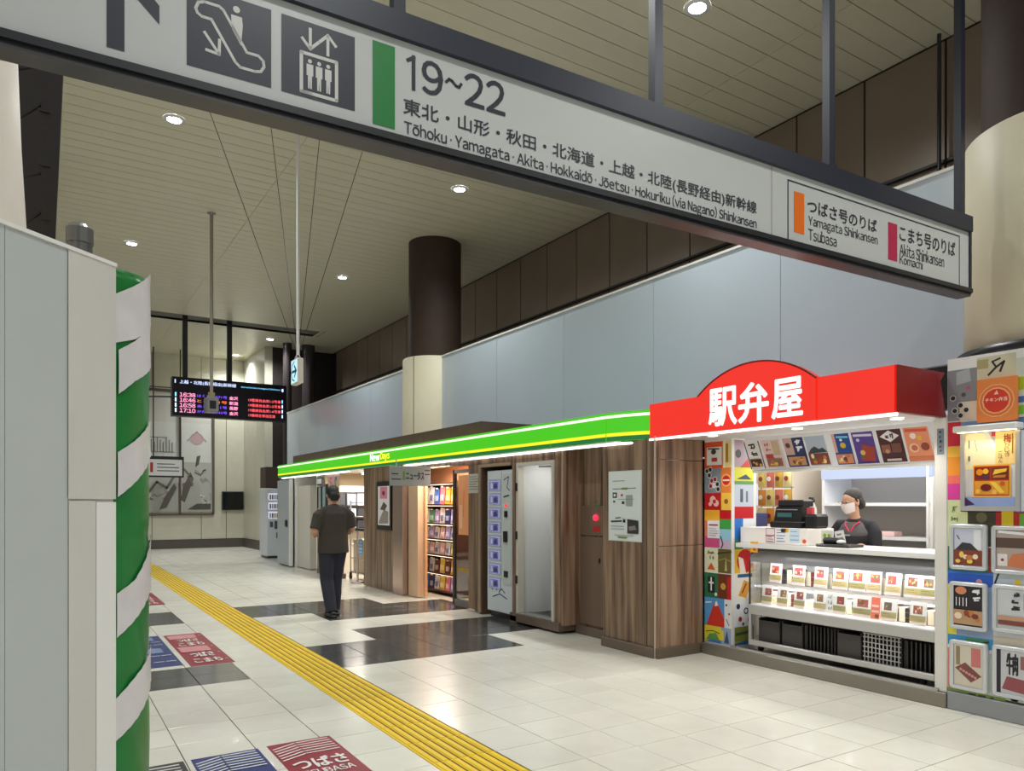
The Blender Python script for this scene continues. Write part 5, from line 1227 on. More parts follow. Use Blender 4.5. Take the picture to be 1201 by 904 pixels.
for k, (u, c) in enumerate(lob): lunch(Yx(u, 5.82), 5.82, .546, c, 3 if c != 'white' else 2, '%s lunch box stack, %s from the left on the lower display deck' % (c, on_[k]), .04, .12)

# ---- things on the counter ----
rb = thing('counter_box', 'white raised box at the left end of the counter with printed notices', 'box', (5.75, 4.5, 1.12))
B().bev(5.72, 6.12, 4.145, 4.88, 1.122, 1.27, .004).ob('body', mat('box_white', (238, 234, 228), .4), rb)
fc = FX(5.72)
def cn(u0, u1, v0, v1, bg, it, nm='notice'):
    y0, zt_ = onX(u0, v0, 5.72); y1 = Yx(u1, 5.72); zb_ = onX(u0, v1, 5.72)[1]
    pic(nm, fc, -y0, -y1, max(zb_, 1.125), min(1.268, zt_), bg, it, rb, d=.001)
cn(898, 909, 618, 636, (236, 226, 226), [('l', (150, 40, 60), [(.05, .02), (.95, .02), (.95, .98), (.05, .98), (.05, .02)], .05), ('r', (170, 60, 80), 0, 1, .46, .54)] + textlines((120, 80, 90), .2, .8, .1, .4, 3, .06))
cn(910, 922, 618, 636, (232, 236, 240), textlines((90, 100, 120), .1, .9, .1, .9, 5, .05)); cn(916, 925, 616, 624, (240, 196, 50), [('l', (150, 80, 20), [(.5, .2), (.5, .8)], .15)])
cn(926, 938, 618, 636, (206, 226, 240), textlines((110, 140, 180), .1, .9, .2, .8, 3, .05)); cn(939, 948, 630, 640, (240, 226, 216), [('o', (220, 90, 50), .5, .5, .25)])
nt = thing('queue_number', 'small orange tag printed with the number 2 at the left counter end', 'tag', (5.7, 4.76, 1.05))
pq = onX(884, 636, 5.64)
B().box(5.632, 5.638, pq[0] + .03, pq[0] - .05, 1.04, 1.14).ob('tag_sheet', flat((244, 178, 40)), nt); text('lettering', FX(5.632), '2', -pq[0] - .0, -pq[0] + .035, 1.06, 1.12, flat((190, 40, 20)), nt, .001, .04)
# register
rgx = thing('cash_register', 'black cash register standing on the white counter box left of the shop assistant', 'register', (5.95, 4.45, 1.27))
B().bev(5.82, 6.12, 4.28, 4.62, 1.272, 1.33, .01).ob('drawer', M_black, rgx)
B().add([(5.86, 4.30, 1.33), (5.86, 4.60, 1.33), (6.05, 4.60, 1.33), (6.05, 4.30, 1.33), (5.88, 4.31, 1.46), (5.88, 4.59, 1.46), (5.98, 4.59, 1.50), (5.98, 4.31, 1.50)], [(0, 4, 5, 1), (1, 5, 6, 2), (2, 6, 7, 3), (3, 7, 4, 0), (4, 7, 6, 5), (0, 1, 2, 3)]).ob('body', M_black, rgx)
B().bev(5.9, 6.06, 4.31, 4.59, 1.47, 1.53, .01).ob('head', M_dark, rgx)
B().fbox(FX(5.862), -4.56, -4.40, 1.37, 1.41, 0, .004).ob('display', mat('lcd', (60, 110, 110), .2, emit=.0), rgx)
B().fbox(FX(5.872), -4.58, -4.34, 1.435, 1.445, 0, .008).ob('slot', M_steel, rgx)
B().bev(5.86, 6.06, 4.15, 4.275, 1.272, 1.40, .02).ob('printer', M_black, rgx)
B().box(5.9, 5.94, 4.22, 4.27, 1.401, 1.46).ob('red_label', flat((200, 70, 80)), rgx)
tr_ = thing('cash_tray', 'black tray with a small card reader on the counter before the assistant', 'tray', (5.8, 3.9, 1.12))
B().bev(5.72, 5.95, 3.74, 4.06, 1.122, 1.145, .01).ob('tray', M_black, tr_); B().bev(5.78, 5.9, 3.88, 4.04, 1.146, 1.2, .02).ob('reader', M_black, tr_)
B().ball((5.8, 3.86, 1.165), (.03, .045, .02), 10).ob('paper_ball', M_white, tr_)
cs = thing('card_stand', 'small clear stand holding a green and white card behind the tray', 'stand', (5.86, 4.04, 1.12))
B().box(5.86, 5.868, 3.98, 4.095, 1.122, 1.26).ob('frame', M_white, cs); pic('print', FX(5.86), -4.09, -3.985, 1.13, 1.25, (226, 228, 206), [('o', (130, 180, 50), .3, .7, .16), ('o', (130, 180, 50), .7, .7, .14), ('r', (250, 250, 246), .3, .9, .1, .5)], cs, d=.001)
bt_ = thing('pump_bottle', 'clear pump bottle behind the cash register', 'bottle', (6.25, 4.3, 1.12))
B().lathe((6.2, 4.42, 1.12), [(0, .002), (.035, .002), (.035, .33), (.014, .37), (.014, .39)], 14).ob('bottle', mat('bottle_pale', (214, 216, 210), .2), bt_); B().lathe((6.2, 4.42, 1.12), [(0, .39), (.018, .39), (.018, .42), (0, .42)], 12).box(6.15, 6.2, 4.41, 4.43, 1.54, 1.555).ob('pump', M_black, bt_)
# hanging snack bags and blue calendar at left
sk = thing('snack_rack', 'thin wire rack carrying rows of golden snack bags at the left inside of the stall', 'rack', (6.3, 4.9, 1.2))
for yv in (4.78, 5.0, 5.15): B().tube([(6.36, yv, .12), (6.36, yv, 1.86)], .006, 6).ob('upright', M_steel, sk)
for z in (1.85, 1.66, 1.47): B().tube([(6.35, 4.75, z), (6.35, 5.17, z)], .005, 6).ob('hook_bar', M_steel, sk)
bag0 = None
bc = [(236, 214, 120), (214, 170, 70), (226, 150, 60), (220, 120, 100), (240, 226, 160)]; bcn = ['pale yellow', 'gold', 'orange', 'salmon', 'cream']
for r_, z in enumerate((1.84, 1.65, 1.46)):
    for c_ in range(4):
        q = (r_ * 2 + c_ * 3) % 5; yv = 5.12 - c_ * .105
        t = thing('snack_bag', '%s snack bag, %s in the %s row of the wire rack' % (bcn[q], ['leftmost', 'second from left', 'third from left', 'rightmost'][c_], ['top', 'middle', 'bottom'][r_]), 'bag', (6.33, yv, z), group='snack bags on the wire rack')
        b = B(); vs = []; hh = .165
        for j in range(6):
            for i in range(7):
                bulge = .022 * math.sin(math.pi * i / 6) * math.sin(math.pi * j / 5)
                vs.append((6.335 - bulge - .003, yv + .048 - .096 * i / 6, z - .01 - hh * j / 5))
        fs = [(j * 7 + i, (j + 1) * 7 + i, (j + 1) * 7 + i + 1, j * 7 + i + 1) for j in range(5) for i in range(6)]
        b.add(vs, fs, 0, True); k0 = len(b.v); b.add([(2 * 6.335 - x, y, zz) for x, y, zz in vs], [f[::-1] for f in fs], 0, True)
        b.ob('pouch', flat(bc[q], .25), t)
        B().disc(FX(6.309), -yv, z - .09, .025, 0, .002, n=10).ob('emblem', flat([(160, 60, 40), (250, 246, 236), (120, 70, 40)][(r_ + c_) % 3]), t)
cal = thing('pale_carton', 'pale blue and white hanging carton beside the collage column in the stall', 'carton', (6.0, 5.05, 1.55))
ya_, zt_ = onX(861, 568, 5.99); yb2, zb_ = onX(884, 593, 5.99)
B().bev(6.0, 6.06, yb2, min(ya_, 5.17), zb_, zt_, .006).ob('carton', flat((206, 212, 226)), cal)
pic('print', FX(6.0), -min(ya_, 5.17) + .01, -yb2 - .01, zb_ + .01, zt_ - .01, (214, 220, 232), [('r', (120, 124, 140), .3, .42, .2, .8), ('r', (140, 140, 156), .6, .72, .25, .75), ('r', (90, 100, 160), 0, 1, .9, 1)], cal, d=.001)
gr = thing('gift_boxes', 'dark patterned gift box under the pale carton beside the register', 'box', (6.0, 4.95, 1.3))
B().bev(5.99, 6.2, 4.94, 5.15, 1.12, 1.40, .006).ob('box', flat((60, 66, 110)), gr); pic('print', FX(5.99), -5.14, -4.95, 1.27, 1.39, (190, 196, 214), [('p', (60, 90, 60), [(.1, .6), (.5, .9), (.9, .5)]), ('l', (30, 40, 90), [(0, .8), (1, .9)], .08)], gr, d=.001)
# wall notice, kitchen timer
wn = thing('paper_notice', 'pale lilac paper notice with four typed lines on the inner stall wall', 'notice', (7.6, 5.1, 1.6))
y0, zt_ = onX(924, 546, 7.64); y1, zb_ = onX(947, 586, 7.64)
pic('sheet', FX(7.648), -y0, -y1, zb_, zt_, (226, 220, 236), textlines((120, 110, 140), .1, .9, .25, .85, 4, .02, .4), wn, d=.002)
sp('switch_box', B().bev(7.62, 7.65, Yx(955, 7.64) - .04, Yx(950, 7.64) + .02, 1.72, 1.86, .006), M_white)
# back shelf
bs = thing('back_shelf', 'empty open shelf unit with a lit white header behind the assistant', 'shelf', (7.1, 4.3, .11))
S0, S1 = 3.74, 4.84; SX = 6.98
B().box(SX, 7.5, S1, S1 + .03, .111, 1.95).ob('side_panel', M_wp, bs); B().box(SX, 7.5, S0 - .03, S0, .111, 1.95).ob('side_panel', M_wp, bs)
B().box(7.46, 7.5, S0, S1, .111, 1.95).ob('back_panel', mat('shelf_back', (190, 186, 178), .5), bs)
B().box(SX - .01, SX + .06, S0 - .03, S1 + .03, 1.75, 1.89).ob('lit_header', mat('header_lit', (206, 220, 250), emit=.5), bs); B().box(SX, 7.5, S0, S1, 1.93, 1.95).ob('top_board', M_wp, bs)
for z in (.6, .9, 1.17, 1.5): B().box(SX, 7.46, S0, S1, z - .02, z).box(SX - .008, SX, S0, S1, z - .028, z + .004).ob('shelf_board', M_wp, bs)
B().box(SX - .02, SX, S0 + .0, S0 + .02, .111, 1.9).ob('stile', M_white, bs)
B().bev(7.05, 7.2, 4.12, 4.36, 1.172, 1.22, .01).ob('folded_towel', flat((226, 190, 184), .7), None, label='pale pink folded cloth on the shelf just right of the assistant', cat='cloth')
sp('cupboard', B().box(7.0, 7.6, 2.9, 3.6, .111, 1.95), M_cream)

# =====================================================================
# POSTER WALL AT THE RIGHT EDGE
# =====================================================================
PX = 5.60
pw = thing('poster_wall', 'wall covered with colourful printed collage at the right edge of the picture', 'wall', (5.7, 2.2, 0))
B().box(PX, 5.68, 1.0, 2.87, .13, 2.55).ob('panel_board', M_white, pw); B().bev(PX - .015, 5.70, 1.0, 2.868, 0, .13, .005).ob('plinth', M_grey, pw)
fpw = FX(PX)
def pp_(u0, u1, v0, v1, bg, it):
    y0, zt_ = onX(u0, v0, PX); y1 = Yx(u1, PX); zb_ = onX(u0, v1, PX)[1]
    y0 = min(y0, 2.868); zt_ = min(zt_, 2.548); zb_ = max(zb_, .132)
    pic('collage_print', fpw, -y0, -y1, zb_, zt_, bg, it, pw, d=.001)
hx = []
for (x, y) in ((.25, .2), (.45, .3), (.45, .1), (.65, .2), (.2, .45)): hx += [('o', (220, 222, 214), x, y, .11), ('o', (46, 42, 44), x, y, .085)]
pp_(1108, 1146, 436, 495, (136, 136, 140), [('p', (170, 174, 176), [(.3, .7), (.8, .75), (.75, 1), (.3, .95)]), ('o', (190, 80, 110), .7, .62, .07), ('o', (90, 76, 76), .55, .5, .08), ('r', (226, 206, 182), .42, 1, .0, .36)] + hx)
pp_(1146, 1192, 420, 447, (206, 200, 170), [('l', (40, 34, 28), [(.3, .2), (.5, .5), (.7, .7), (.6, .3)], .06), ('l', (40, 34, 28), [(.5, .5), (.4, .75), (.6, .85)], .05), ('r', (170, 160, 110), 0, .3, .5, .9)])
pp_(1192, 1240, 420, 495, (206, 214, 196), [('r', (170, 190, 30), 0, 1, .5, .7), ('r', (70, 110, 170), 0, 1, .3, .4), ('r', (120, 190, 60), 0, 1, .12, .26)])
pp_(1108, 1127, 496, 524, (210, 24, 50), []); 
pp_(1108, 1127, 524, 586, (240, 150, 40), [('r', (246, 190, 60), 0, 1, .8, 1), ('r', (236, 110, 100), 0, 1, .3, .45), ('r', (214, 60, 150), 0, 1, 0, .3)])
pp_(1127, 1240, 495, 600, (120, 150, 190), [('r', (90, 120, 170), .6, 1, 0, 1)])
pp_(1108, 1135, 586, 640, (206, 214, 160), strokes(Rg, (90, 110, 60), .1, .6, .3, .9, 1, 3, .06)); pp_(1135, 1168, 598, 640, (70, 66, 46), [('o', (120, 110, 80), .5, .8, .2)]); pp_(1168, 1240, 598, 640, (196, 40, 40), [('r', (236, 206, 40), .1, .3, 0, 1), ('r', (110, 170, 60), .4, 1, .2, .9)])
pp_(1108, 1240, 640, 668, (40, 110, 80), [('r', (150, 60, 40), .4, .5, 0, 1)])
pp_(1108, 1165, 668, 684, (40, 90, 190), [('o', (220, 150, 160), .7, .3, .07), ('r', (60, 120, 210), 0, 1, .8, 1)]); pp_(1165, 1240, 668, 690, (190, 200, 206), [('o', (230, 196, 60), .4, .4, .06), ('o', (90, 110, 150), .6, .4, .05), ('l', (30, 30, 34), [(.02, .2), (.1, .9)], .03)])
pp_(1108, 1165, 684, 742, (226, 214, 70), [('r', (140, 160, 190), .2, 1, 0, 1)]); pp_(1165, 1240, 690, 745, (206, 206, 210), [])
pp_(1108, 1165, 742, 754, (60, 140, 190), [('r', (70, 130, 80), .4, .9, .2, .9), ('l', (30, 40, 40), [(.6, .3), (.9, .7)], .04)]); pp_(1165, 1240, 745, 760, (196, 186, 166), [('p', (60, 130, 190), [(.5, .1), (1, .1), (1, .9), (.6, .8)])])
pp_(1108, 1240, 758, 806, (226, 130, 110), [('r', (190, 200, 190), .3, 1, 0, 1)])
pp_(1108, 1178, 806, 834, (190, 206, 120), [('l', (100, 84, 160), [(0, .55), (.5, .45), (1, .4)], .05), ('l', (120, 150, 60), [(0, .9), (1, .85)], .06)] + strokes(Rg, (60, 64, 50), .35, .9, .1, .9, 3, 1, .03)); pp_(1178, 1240, 808, 840, (58, 50, 40), [('o', (180, 180, 170), .2, .5, .1), ('p', (180, 150, 50), [(.5, .1), (.7, .5), (.9, .1)])])
def frame_thing(u0, u1, v0, v1, bg, it, lab, rim=.028):
    X = 5.565
    y0, zt_ = onX(u0, v0, X); y1 = Yx(u1, X); zb_ = onX(u0, v1, X)[1]
    t = thing('snap_frame', lab, 'frame', (X, (y0 + y1) / 2, zb_), group='silver framed lunch box posters')
    fr = FX(X); a0, a1 = -y0, -y1; c = .022
    def rr(a0, a1, b0, b1, c): 
        o = []
        for (cx, cy, s) in ((a1 - c, b0 + c, -90), (a1 - c, b1 - c, 0), (a0 + c, b1 - c, 90), (a0 + c, b0 + c, 180)):
            for k in range(4): a = R(s + 30 * k); o.append((cx + c * math.cos(a), cy + c * math.sin(a)))
        return o
    b = B(); O = rr(a0, a1, zb_, zt_, c); I = rr(a0 + rim, a1 - rim, zb_ + rim, zt_ - rim, .004); M_ = rr(a0 + rim * .4, a1 - rim * .4, zb_ + rim * .4, zt_ - rim * .4, c * .7)
    n = len(O); vs = [fr.p(a, q, -.03) for a, q in O] + [fr.p(a, q, -.004) for a, q in O] + [fr.p(a, q, .004) for a, q in M_] + [fr.p(a, q, -.006) for a, q in I]
    fs = [(k * n + i, k * n + (i + 1) % n, (k + 1) * n + (i + 1) % n, (k + 1) * n + i) for k in range(3) for i in range(n)]
    b.add(vs, fs, 0, True); b.ob('rim', mat('snap_silver', (214, 216, 218), .25, .35), t)
    B().fbox(fr, a0 + rim * .7, a1 - rim * .7, zb_ + rim * .7, zt_ - rim * .7, -.03, -.012).ob('backing', M_grey, t)
    pic('print', fr, a0 + rim, a1 - rim, zb_ + rim, zt_ - rim, bg, it, t, d=-.0115)
r5 = random.Random(31)
DK = (40, 34, 38)
frame_thing(1113, 1156.5, 614, 667, (196, 200, 214), [('r', (226, 226, 228), .7, .95, .45, .95), ('p', (56, 52, 56), [(.05, .42), (.3, .62), (.6, .6), (.85, .42)]), ('l', (60, 70, 100), [(.12, .8), (.2, .7)], .04)] + food_items(r5, .0, 1, .02, .42, 8, (130, 64, 46)), 'silver framed poster of dark hills and food, top left of the framed posters')
frame_thing(1162, 1212, 616, 672, (178, 160, 150), [('r', (90, 70, 60), 0, 1, .55, .8), ('p', (206, 120, 80), [(.3, .1), (.95, .05), (.95, .45), (.5, .4)]), ('r', (226, 220, 216), .05, .35, .1, .4), ('o', (140, 60, 40), .2, .25, .05), ('l', (236, 236, 236), [(.1, .95), (.95, .9)], .09)], 'silver framed poster with pale lettering and food, top right at the picture edge')
frame_thing(1113, 1156.5, 681, 736, DK, [('o', (220, 140, 100), .25, .88, .2, .1)] + strokes(r5, (236, 236, 240), .62, .95, .6, .98, 1, 2, .07) + [('l', (230, 230, 236), [(.1 + .12 * q, .7), (.1 + .12 * q, .5)], .03) for q in range(4)] + food_items(r5, .0, 1, .04, .4, 6, (190, 150, 110)), 'silver framed dark poster with white lettering, middle left of the framed posters')
frame_thing(1163, 1213, 684, 740, (204, 206, 208), strokes(r5, (40, 38, 40), .4, .75, .45, .95, 1, 3, .06) + [('l', (120, 120, 130), [(.85, .9), (.85, .5)], .05), ('r', (130, 70, 56), .05, .98, .1, .2), ('r', (200, 150, 120), .05, .98, .22, .32)], 'silver framed pale grey poster with black brush lettering, middle right at the picture edge')
frame_thing(1113, 1157, 749, 806, (216, 206, 186), [('r', (206, 120, 116), .6, .92, .5, .95), ('r', (150, 130, 100), .08, .22, .5, .95), ('p', (130, 76, 70), [(.05, .42), (.6, .12), (.95, .3), (.4, .58)])] + [('o', (210, 150, 140), .25 + .1 * q, .4 - .03 * q, .05) for q in range(6)], 'silver framed cream poster with a pink tray, bottom left of the framed posters')
frame_thing(1163, 1214, 755, 815, (200, 200, 202), [('r', (50, 40, 54), 0, .12, 0, 1), ('t', (34, 32, 36), '牛肉', .3, .62, .45, .93, .03), ('p', (150, 80, 84), [(.15, .1), (.95, .05), (.95, .36), (.3, .4)]), ('r', (150, 100, 96), .7, .9, .6, .9)], 'silver framed poster with large black brush lettering, bottom right at the picture edge')
# lit lunch box showcase frame
X = 5.54
y0, zt_ = onX(1127, 509, X); y1 = Yx(1197, X); zb_ = onX(1127, 599, X)[1]
lbx = thing('lit_poster_frame', 'lamp lit frame with a large orange lunch box picture under a white lamp bar', 'frame', (X, (y0 + y1) / 2, zb_))
fr = FX(X); a0, a1 = -y0, -y1
B().fbox(fr, a0, a1, zb_, zt_, -.06, -.01).ob('case', M_white, lbx)
B().fbox(fr, a0, a0 + .028, zb_, zt_, -.01, .01).fbox(fr, a1 - .028, a1, zb_, zt_, -.01, .01).fbox(fr, a0 + .028, a1 - .028, zb_, zb_ + .035, -.01, .01).ob('rim', M_al, lbx)
W_ = (226, 222, 226)
pic('print', fr, a0 + .028, a1 - .028, zb_ + .035, zt_, W_, [('p', (180, 176, 180), [(.45, 1), (.62, .8), (.62, 1)]), ('r', (190, 40, 50), .52, .62, .94, 1), ('p', (246, 236, 196), [(0, 1), (.35, 1), (.62, .7), (.62, .5), (0, .5)]), ('r', (246, 214, 140), .6, 1, .56, 1), ('t', (150, 60, 30), '梅', .76, .9, .84, .96, .03), ('t', (70, 50, 30), 'ひ', .78, .88, .78, .835), ('t', (70, 50, 30), 'じ', .78, .87, .72, .775), ('t', (70, 50, 30), 'き', .78, .88, .66, .715), ('t', (70, 50, 30), 'ご', .66, .74, .69, .74), ('t', (70, 50, 30), 'は', .66, .74, .635, .68), ('t', (70, 50, 30), 'ん', .66, .74, .58, .625),
     ('l', (120, 90, 50), [(.93, .96), (.93, .7)], .02), ('l', (90, 90, 96), [(.08, .9), (.08, .8)], .02), ('l', (90, 90, 96), [(.08, .68), (.08, .62)], .03), ('l', (150, 150, 150), [(.2, .9), (.24, .75)], .012),
     ('r', (146, 166, 214), 0, 1, 0, .12), ('p', (70, 40, 90), [(0, .0), (.2, .02), (0, .12)]),
     ('r', (250, 190, 60), .16, .90, .12, .56), ('r', (190, 40, 20), .185, .875, .14, .54), ('r', (120, 40, 20), .20, .50, .36, .52), ('r', (120, 46, 20), .53, .86, .36, .52), ('r', (232, 160, 40), .20, .86, .155, .34),
     ('o', (244, 150, 20), .30, .46, .07), ('o', (250, 190, 40), .42, .47, .06), ('o', (70, 50, 90), .42, .39, .05), ('p', (240, 196, 60), [(.56, .42), (.82, .46), (.84, .50), (.6, .49)]), ('p', (200, 120, 30), [(.56, .38), (.8, .38), (.82, .42), (.58, .41)]),
     ('o', (110, 20, 16), .43, .25, .11, .05), ('p', (250, 206, 70), [(.5, .33), (.62, .32), (.8, .18), (.7, .17)]), ('o', (200, 96, 30), .75, .3, .05), ('o', (250, 190, 80), .27, .2, .05), ('o', (250, 186, 90), .6, .19, .05)], lbx, d=-.009)
B().bev(X - .08, X + .03, y1 - .01, y0 + .02, zt_ + .005, zt_ + .05, .008).ob('lamp_bar', M_white, lbx)
B().box(X - .07, X - .03, y1 + .01, y0 - .01, zt_ + .001, zt_ + .005).ob('lamp_strip', mat('warm_lamp', (255, 226, 170), emit=3), lbx)
light('bar_light', 'AREA', (X - .055, (y0 + y1) / 2, zt_ - .004), .9, lbx, .04, (1, .84, .6), (0, R(35), 0), size_y=.3)
y0, zt_ = onX(1146, 446, 5.56); y1 = Yx(1192, 5.56); zb_ = onX(1146, 496, 5.56)[1]
og = thing('round_emblem_sign', 'orange square sign with a red disc lettered in white, above the lamp bar', 'sign', (5.56, (y0 + y1) / 2, zb_))
B().fbox(FX(5.56), -y0, -y1, zb_, zt_, -.03, 0).ob('board', flat((228, 130, 60)), og)
pic('print', FX(5.56), -y0, -y1, zb_, zt_, (230, 132, 62), [('o', (240, 178, 110), .5, .48, .46), ('o', (226, 110, 60), .5, .48, .43), ('o', (240, 178, 110), .5, .48, .37), ('o', (216, 56, 34), .5, .48, .33), ('t', (250, 214, 190), 'チキン弁当', .22, .78, .46, .55, .03), ('p', (250, 200, 160), [(.44, .62), (.52, .72), (.56, .62)])], og, d=.0008)
# =====================================================================
# PEOPLE
# =====================================================================
def blob(b, name, m, parent, voxel=.008, smooth=6, T=None, label=None):
    me = bpy.data.meshes.new('tmp')
    vs = [T @ Vector(v) for v in b.v] if T else b.v
    me.from_pydata([tuple(v) for v in vs], [], b.f); me.update()
    o = bpy.data.objects.new('tmp', me); COL.objects.link(o)
    r = o.modifiers.new('r', 'REMESH'); r.mode = 'VOXEL'; r.voxel_size = voxel; r.use_smooth_shade = True
    s = o.modifiers.new('s', 'SMOOTH'); s.factor = .5; s.iterations = smooth
    dg = bpy.context.evaluated_depsgraph_get(); dg.update()
    out = bpy.data.meshes.new_from_object(o.evaluated_get(dg)); out.name = name
    bpy.data.objects.remove(o); bpy.data.meshes.remove(me)
    off = base_of(parent)
    out.transform(Matrix.Translation(-off)); out.materials.clear(); out.materials.append(m)
    for p in out.polygons: p.use_smooth = True
    q = bpy.data.objects.new(name, out); COL.objects.link(q); q.parent = parent
    return props(q, label)
def simple(b, name, m, parent, T, label=None):
    b.v = [tuple(T @ Vector(v)) for v in b.v]
    return b.ob(name, m, parent, label=label)
def hand(b, w, d, up, side, curl=.5, s=1.0):
    """w wrist, d direction of fingers, up back-of-hand normal, side = direction of the thumb"""
    w, d, up = Vector(w), Vector(d).normalized(), Vector(up).normalized(); sd = d.cross(up).normalized() * side
    up = sd.cross(d) * side * 1.0
    b.tube([w, w + d * .03 * s, w + d * .085 * s], [(.021 * s, .021 * s), (.036 * s, .018 * s), (.040 * s, .015 * s)], 10)
    for k, (o, L) in enumerate(((.030, .070), (.010, .080), (-.010, .074), (-.029, .058))):
        p = w + d * .082 * s + sd * o * s; a = curl * .5; p1 = p + (d * math.cos(a) - up * math.sin(a)) * L * .45 * s; a += curl * .7; p2 = p1 + (d * math.cos(a) - up * math.sin(a)) * L * .32 * s; a += curl * .5; p3 = p2 + (d * math.cos(a) - up * math.sin(a)) * L * .25 * s
        b.tube([p - d * .02 * s, p, p1, p2, p3], [.0095 * s, .009 * s, .0085 * s, .008 * s, .0065 * s], 8)
    p = w + d * .025 * s + sd * .025 * s
    b.tube([p, p + (d * .6 + sd * .8 - up * .3).normalized() * .04 * s, p + (d * .85 + sd * .75 - up * .5) * .055 * s], [.013 * s, .010 * s, .008 * s], 8)
def head(b, c, s=1.0):
    x, y, z = c   # centre of skull
    b.ball((x, y - .012 * s, z + .02 * s), (.076 * s, .095 * s, .098 * s), 20)
    b.ball((x, y + .025 * s, z - .055 * s), (.058 * s, .062 * s, .07 * s), 16)
    b.ball((x, y + .06 * s, z - .095 * s), (.03 * s, .025 * s, .022 * s), 12)      # chin
    b.tube([(x, y + .088 * s, z + .02 * s), (x, y + .105 * s, z - .02 * s), (x, y + .092 * s, z - .032 * s)], [.008 * s, .013 * s, .012 * s], 8)
    for q in (-1, 1):
        b.ball((x + q * .078 * s, y - .005 * s, z - .012 * s), (.011 * s, .02 * s, .032 * s), 10)
        b.ball((x + q * .03 * s, y + .082 * s, z + .018 * s), (.016 * s, .008 * s, .006 * s), 8)
M_skin = mat('skin', (206, 160, 132), .5); M_hair = mat('black_hair', (22, 20, 20), .45, bump=.6, nscale=60)
M_shirt = mat('shirt_charcoal', (62, 56, 50), .85, noise=.08, nscale=5); M_trou = mat('trousers_navy', (36, 38, 52), .8, noise=.1, nscale=8); M_shoe = mat('shoe_black', (20, 20, 22), .4)
M_eye = mat('eye_dark', (24, 18, 16), .2); M_lip = mat('lip', (170, 96, 90), .5); M_wh = mat('eye_white', (230, 228, 224), .3)
# ---------- walking man ----------
mx, my = 3.27, 9.60
man = thing('person', 'person in charcoal shirt and dark trousers walking away along the shops', 'person', (mx, my, 0))
T = Matrix.Translation((mx, my, 0)) @ Matrix.Rotation(R(2), 4, 'Z')
b = B()
head(b, (0, .03, 1.615)); b.tube([(0, -.02, 1.40), (0, .0, 1.47), (0, .01, 1.56)], [(.06, .075), (.056, .058), (.056, .056)], 14)
b.tube([(0, 0, .88), (0, 0, 1.0), (0, 0, 1.15), (0, -.01, 1.30), (0, -.02, 1.40), (0, -.02, 1.45)], [(.105, .155), (.10, .145), (.105, .15), (.115, .175), (.10, .18), (.06, .09)], 18)
legs = {-1: [(-.085, 0, .92), (-.09, .0, .80), (-.085, .02, .49), (-.08, -.05, .30), (-.075, -.13, .09)], 1: [(.085, 0, .92), (.085, .05, .80), (.075, .12, .49), (.065, .10, .30), (.05, .09, .09)]}
for q in (-1, 1):
    L = legs[q]
    b.tube(L, [.09, .088, .058, .052, .038], 12)
    f = L[-1]; b.tube([(f[0], f[1] - .05, .05), (f[0], f[1] + .05, .055), (f[0] * 1.1, f[1] + .15, .035)], [.035, .04, .03], 10)
arms = {-1: [(-.165, -.02, 1.41), (-.215, -.03, 1.33), (-.265, -.04, 1.14), (-.235, .08, 1.09), (-.19, .19, 1.09)], 1: [(.165, -.02, 1.41), (.215, -.02, 1.33), (.255, -.03, 1.15), (.25, .09, 1.10), (.225, .19, 1.11)]}
for q in (-1, 1):
    b.tube(arms[q], [.055, .05, .042, .036, .025], 12)
    w = Vector(arms[q][-1]); hand(b, w - Vector((0, .015, 0)), (-q * .25, .9, -.1), (q * .8, 0, .6), -q, .9)
blob(b, 'body', M_skin, man, .0075, 4, T)
b = B()
b.tube([(0, 0, .84), (0, 0, .95), (0, 0, 1.10), (0, -.01, 1.26), (0, -.02, 1.37), (0, -.02, 1.435), (0, -.01, 1.475)], [(.150, .212), (.146, .205), (.135, .196), (.135, .205), (.12, .20), (.08, .13), (.066, .07)], 20)
for q in (-1, 1):
    A = arms[q]; b.ball((A[0][0], A[0][1], A[0][2] - .035), (.082, .082, .07), 14); b.tube([(q * .08, -.02, 1.405), (q * .16, -.02, 1.37), A[1], ((A[1][0] + A[2][0]) / 2, (A[1][1] + A[2][1]) / 2, (A[1][2] + A[2][2]) / 2), (A[2][0] * 1.0, A[2][1] - .004, A[2][2] + .02)], [.07, .08, .08, .074, .072], 14)
blob(b, 'shirt', M_shirt, man, .0085, 5, T)
b = B()
b.tube([(0, 0, .99), (0, 0, .92), (0, -.005, .84)], [(.125, .178), (.13, .188), (.12, .178)], 18)
for q in (-1, 1):
    L = [Vector(p) for p in legs[q]]; b.tube([L[0], L[1], L[2], L[3], L[4] + Vector((0, -.0, -.02))], [.108, .108, .088, .084, .072], 14)
blob(b, 'trousers', M_trou, man, .0085, 4, T)
for q in (-1, 1):
    f = legs[q][-1]; b = B(); z = .0
    b.tube([(f[0], f[1] - .085, .045 + z), (f[0], f[1] - .03, .055 + z), (f[0], f[1] + .06, .05 + z), (f[0] * 1.1, f[1] + .15, .035 + z), (f[0] * 1.12, f[1] + .185, .03 + z)], [(.03, .03), (.045, .045), (.042, .042), (.035, .045), (.022, .03)], 12)
    b.box(f[0] - .042, f[0] + .042, f[1] - .1, f[1] + .16, .003, .03)
    blob(b, 'shoe', M_shoe, man, .007, 3, T)
b = B(); b.ball((0, .012, 1.64), (.086, .102, .105), 20); b.ball((0, -.045, 1.60), (.078, .062, .075), 16); b.tube([(0, -.05, 1.62), (0, -.05, 1.53)], [.06, .05], 12)
bb = blob(b, 'hair', M_hair, man, .0075, 3, T)
b = B().box(-.205, -.175, .12, .15, 1.06, 1.125)
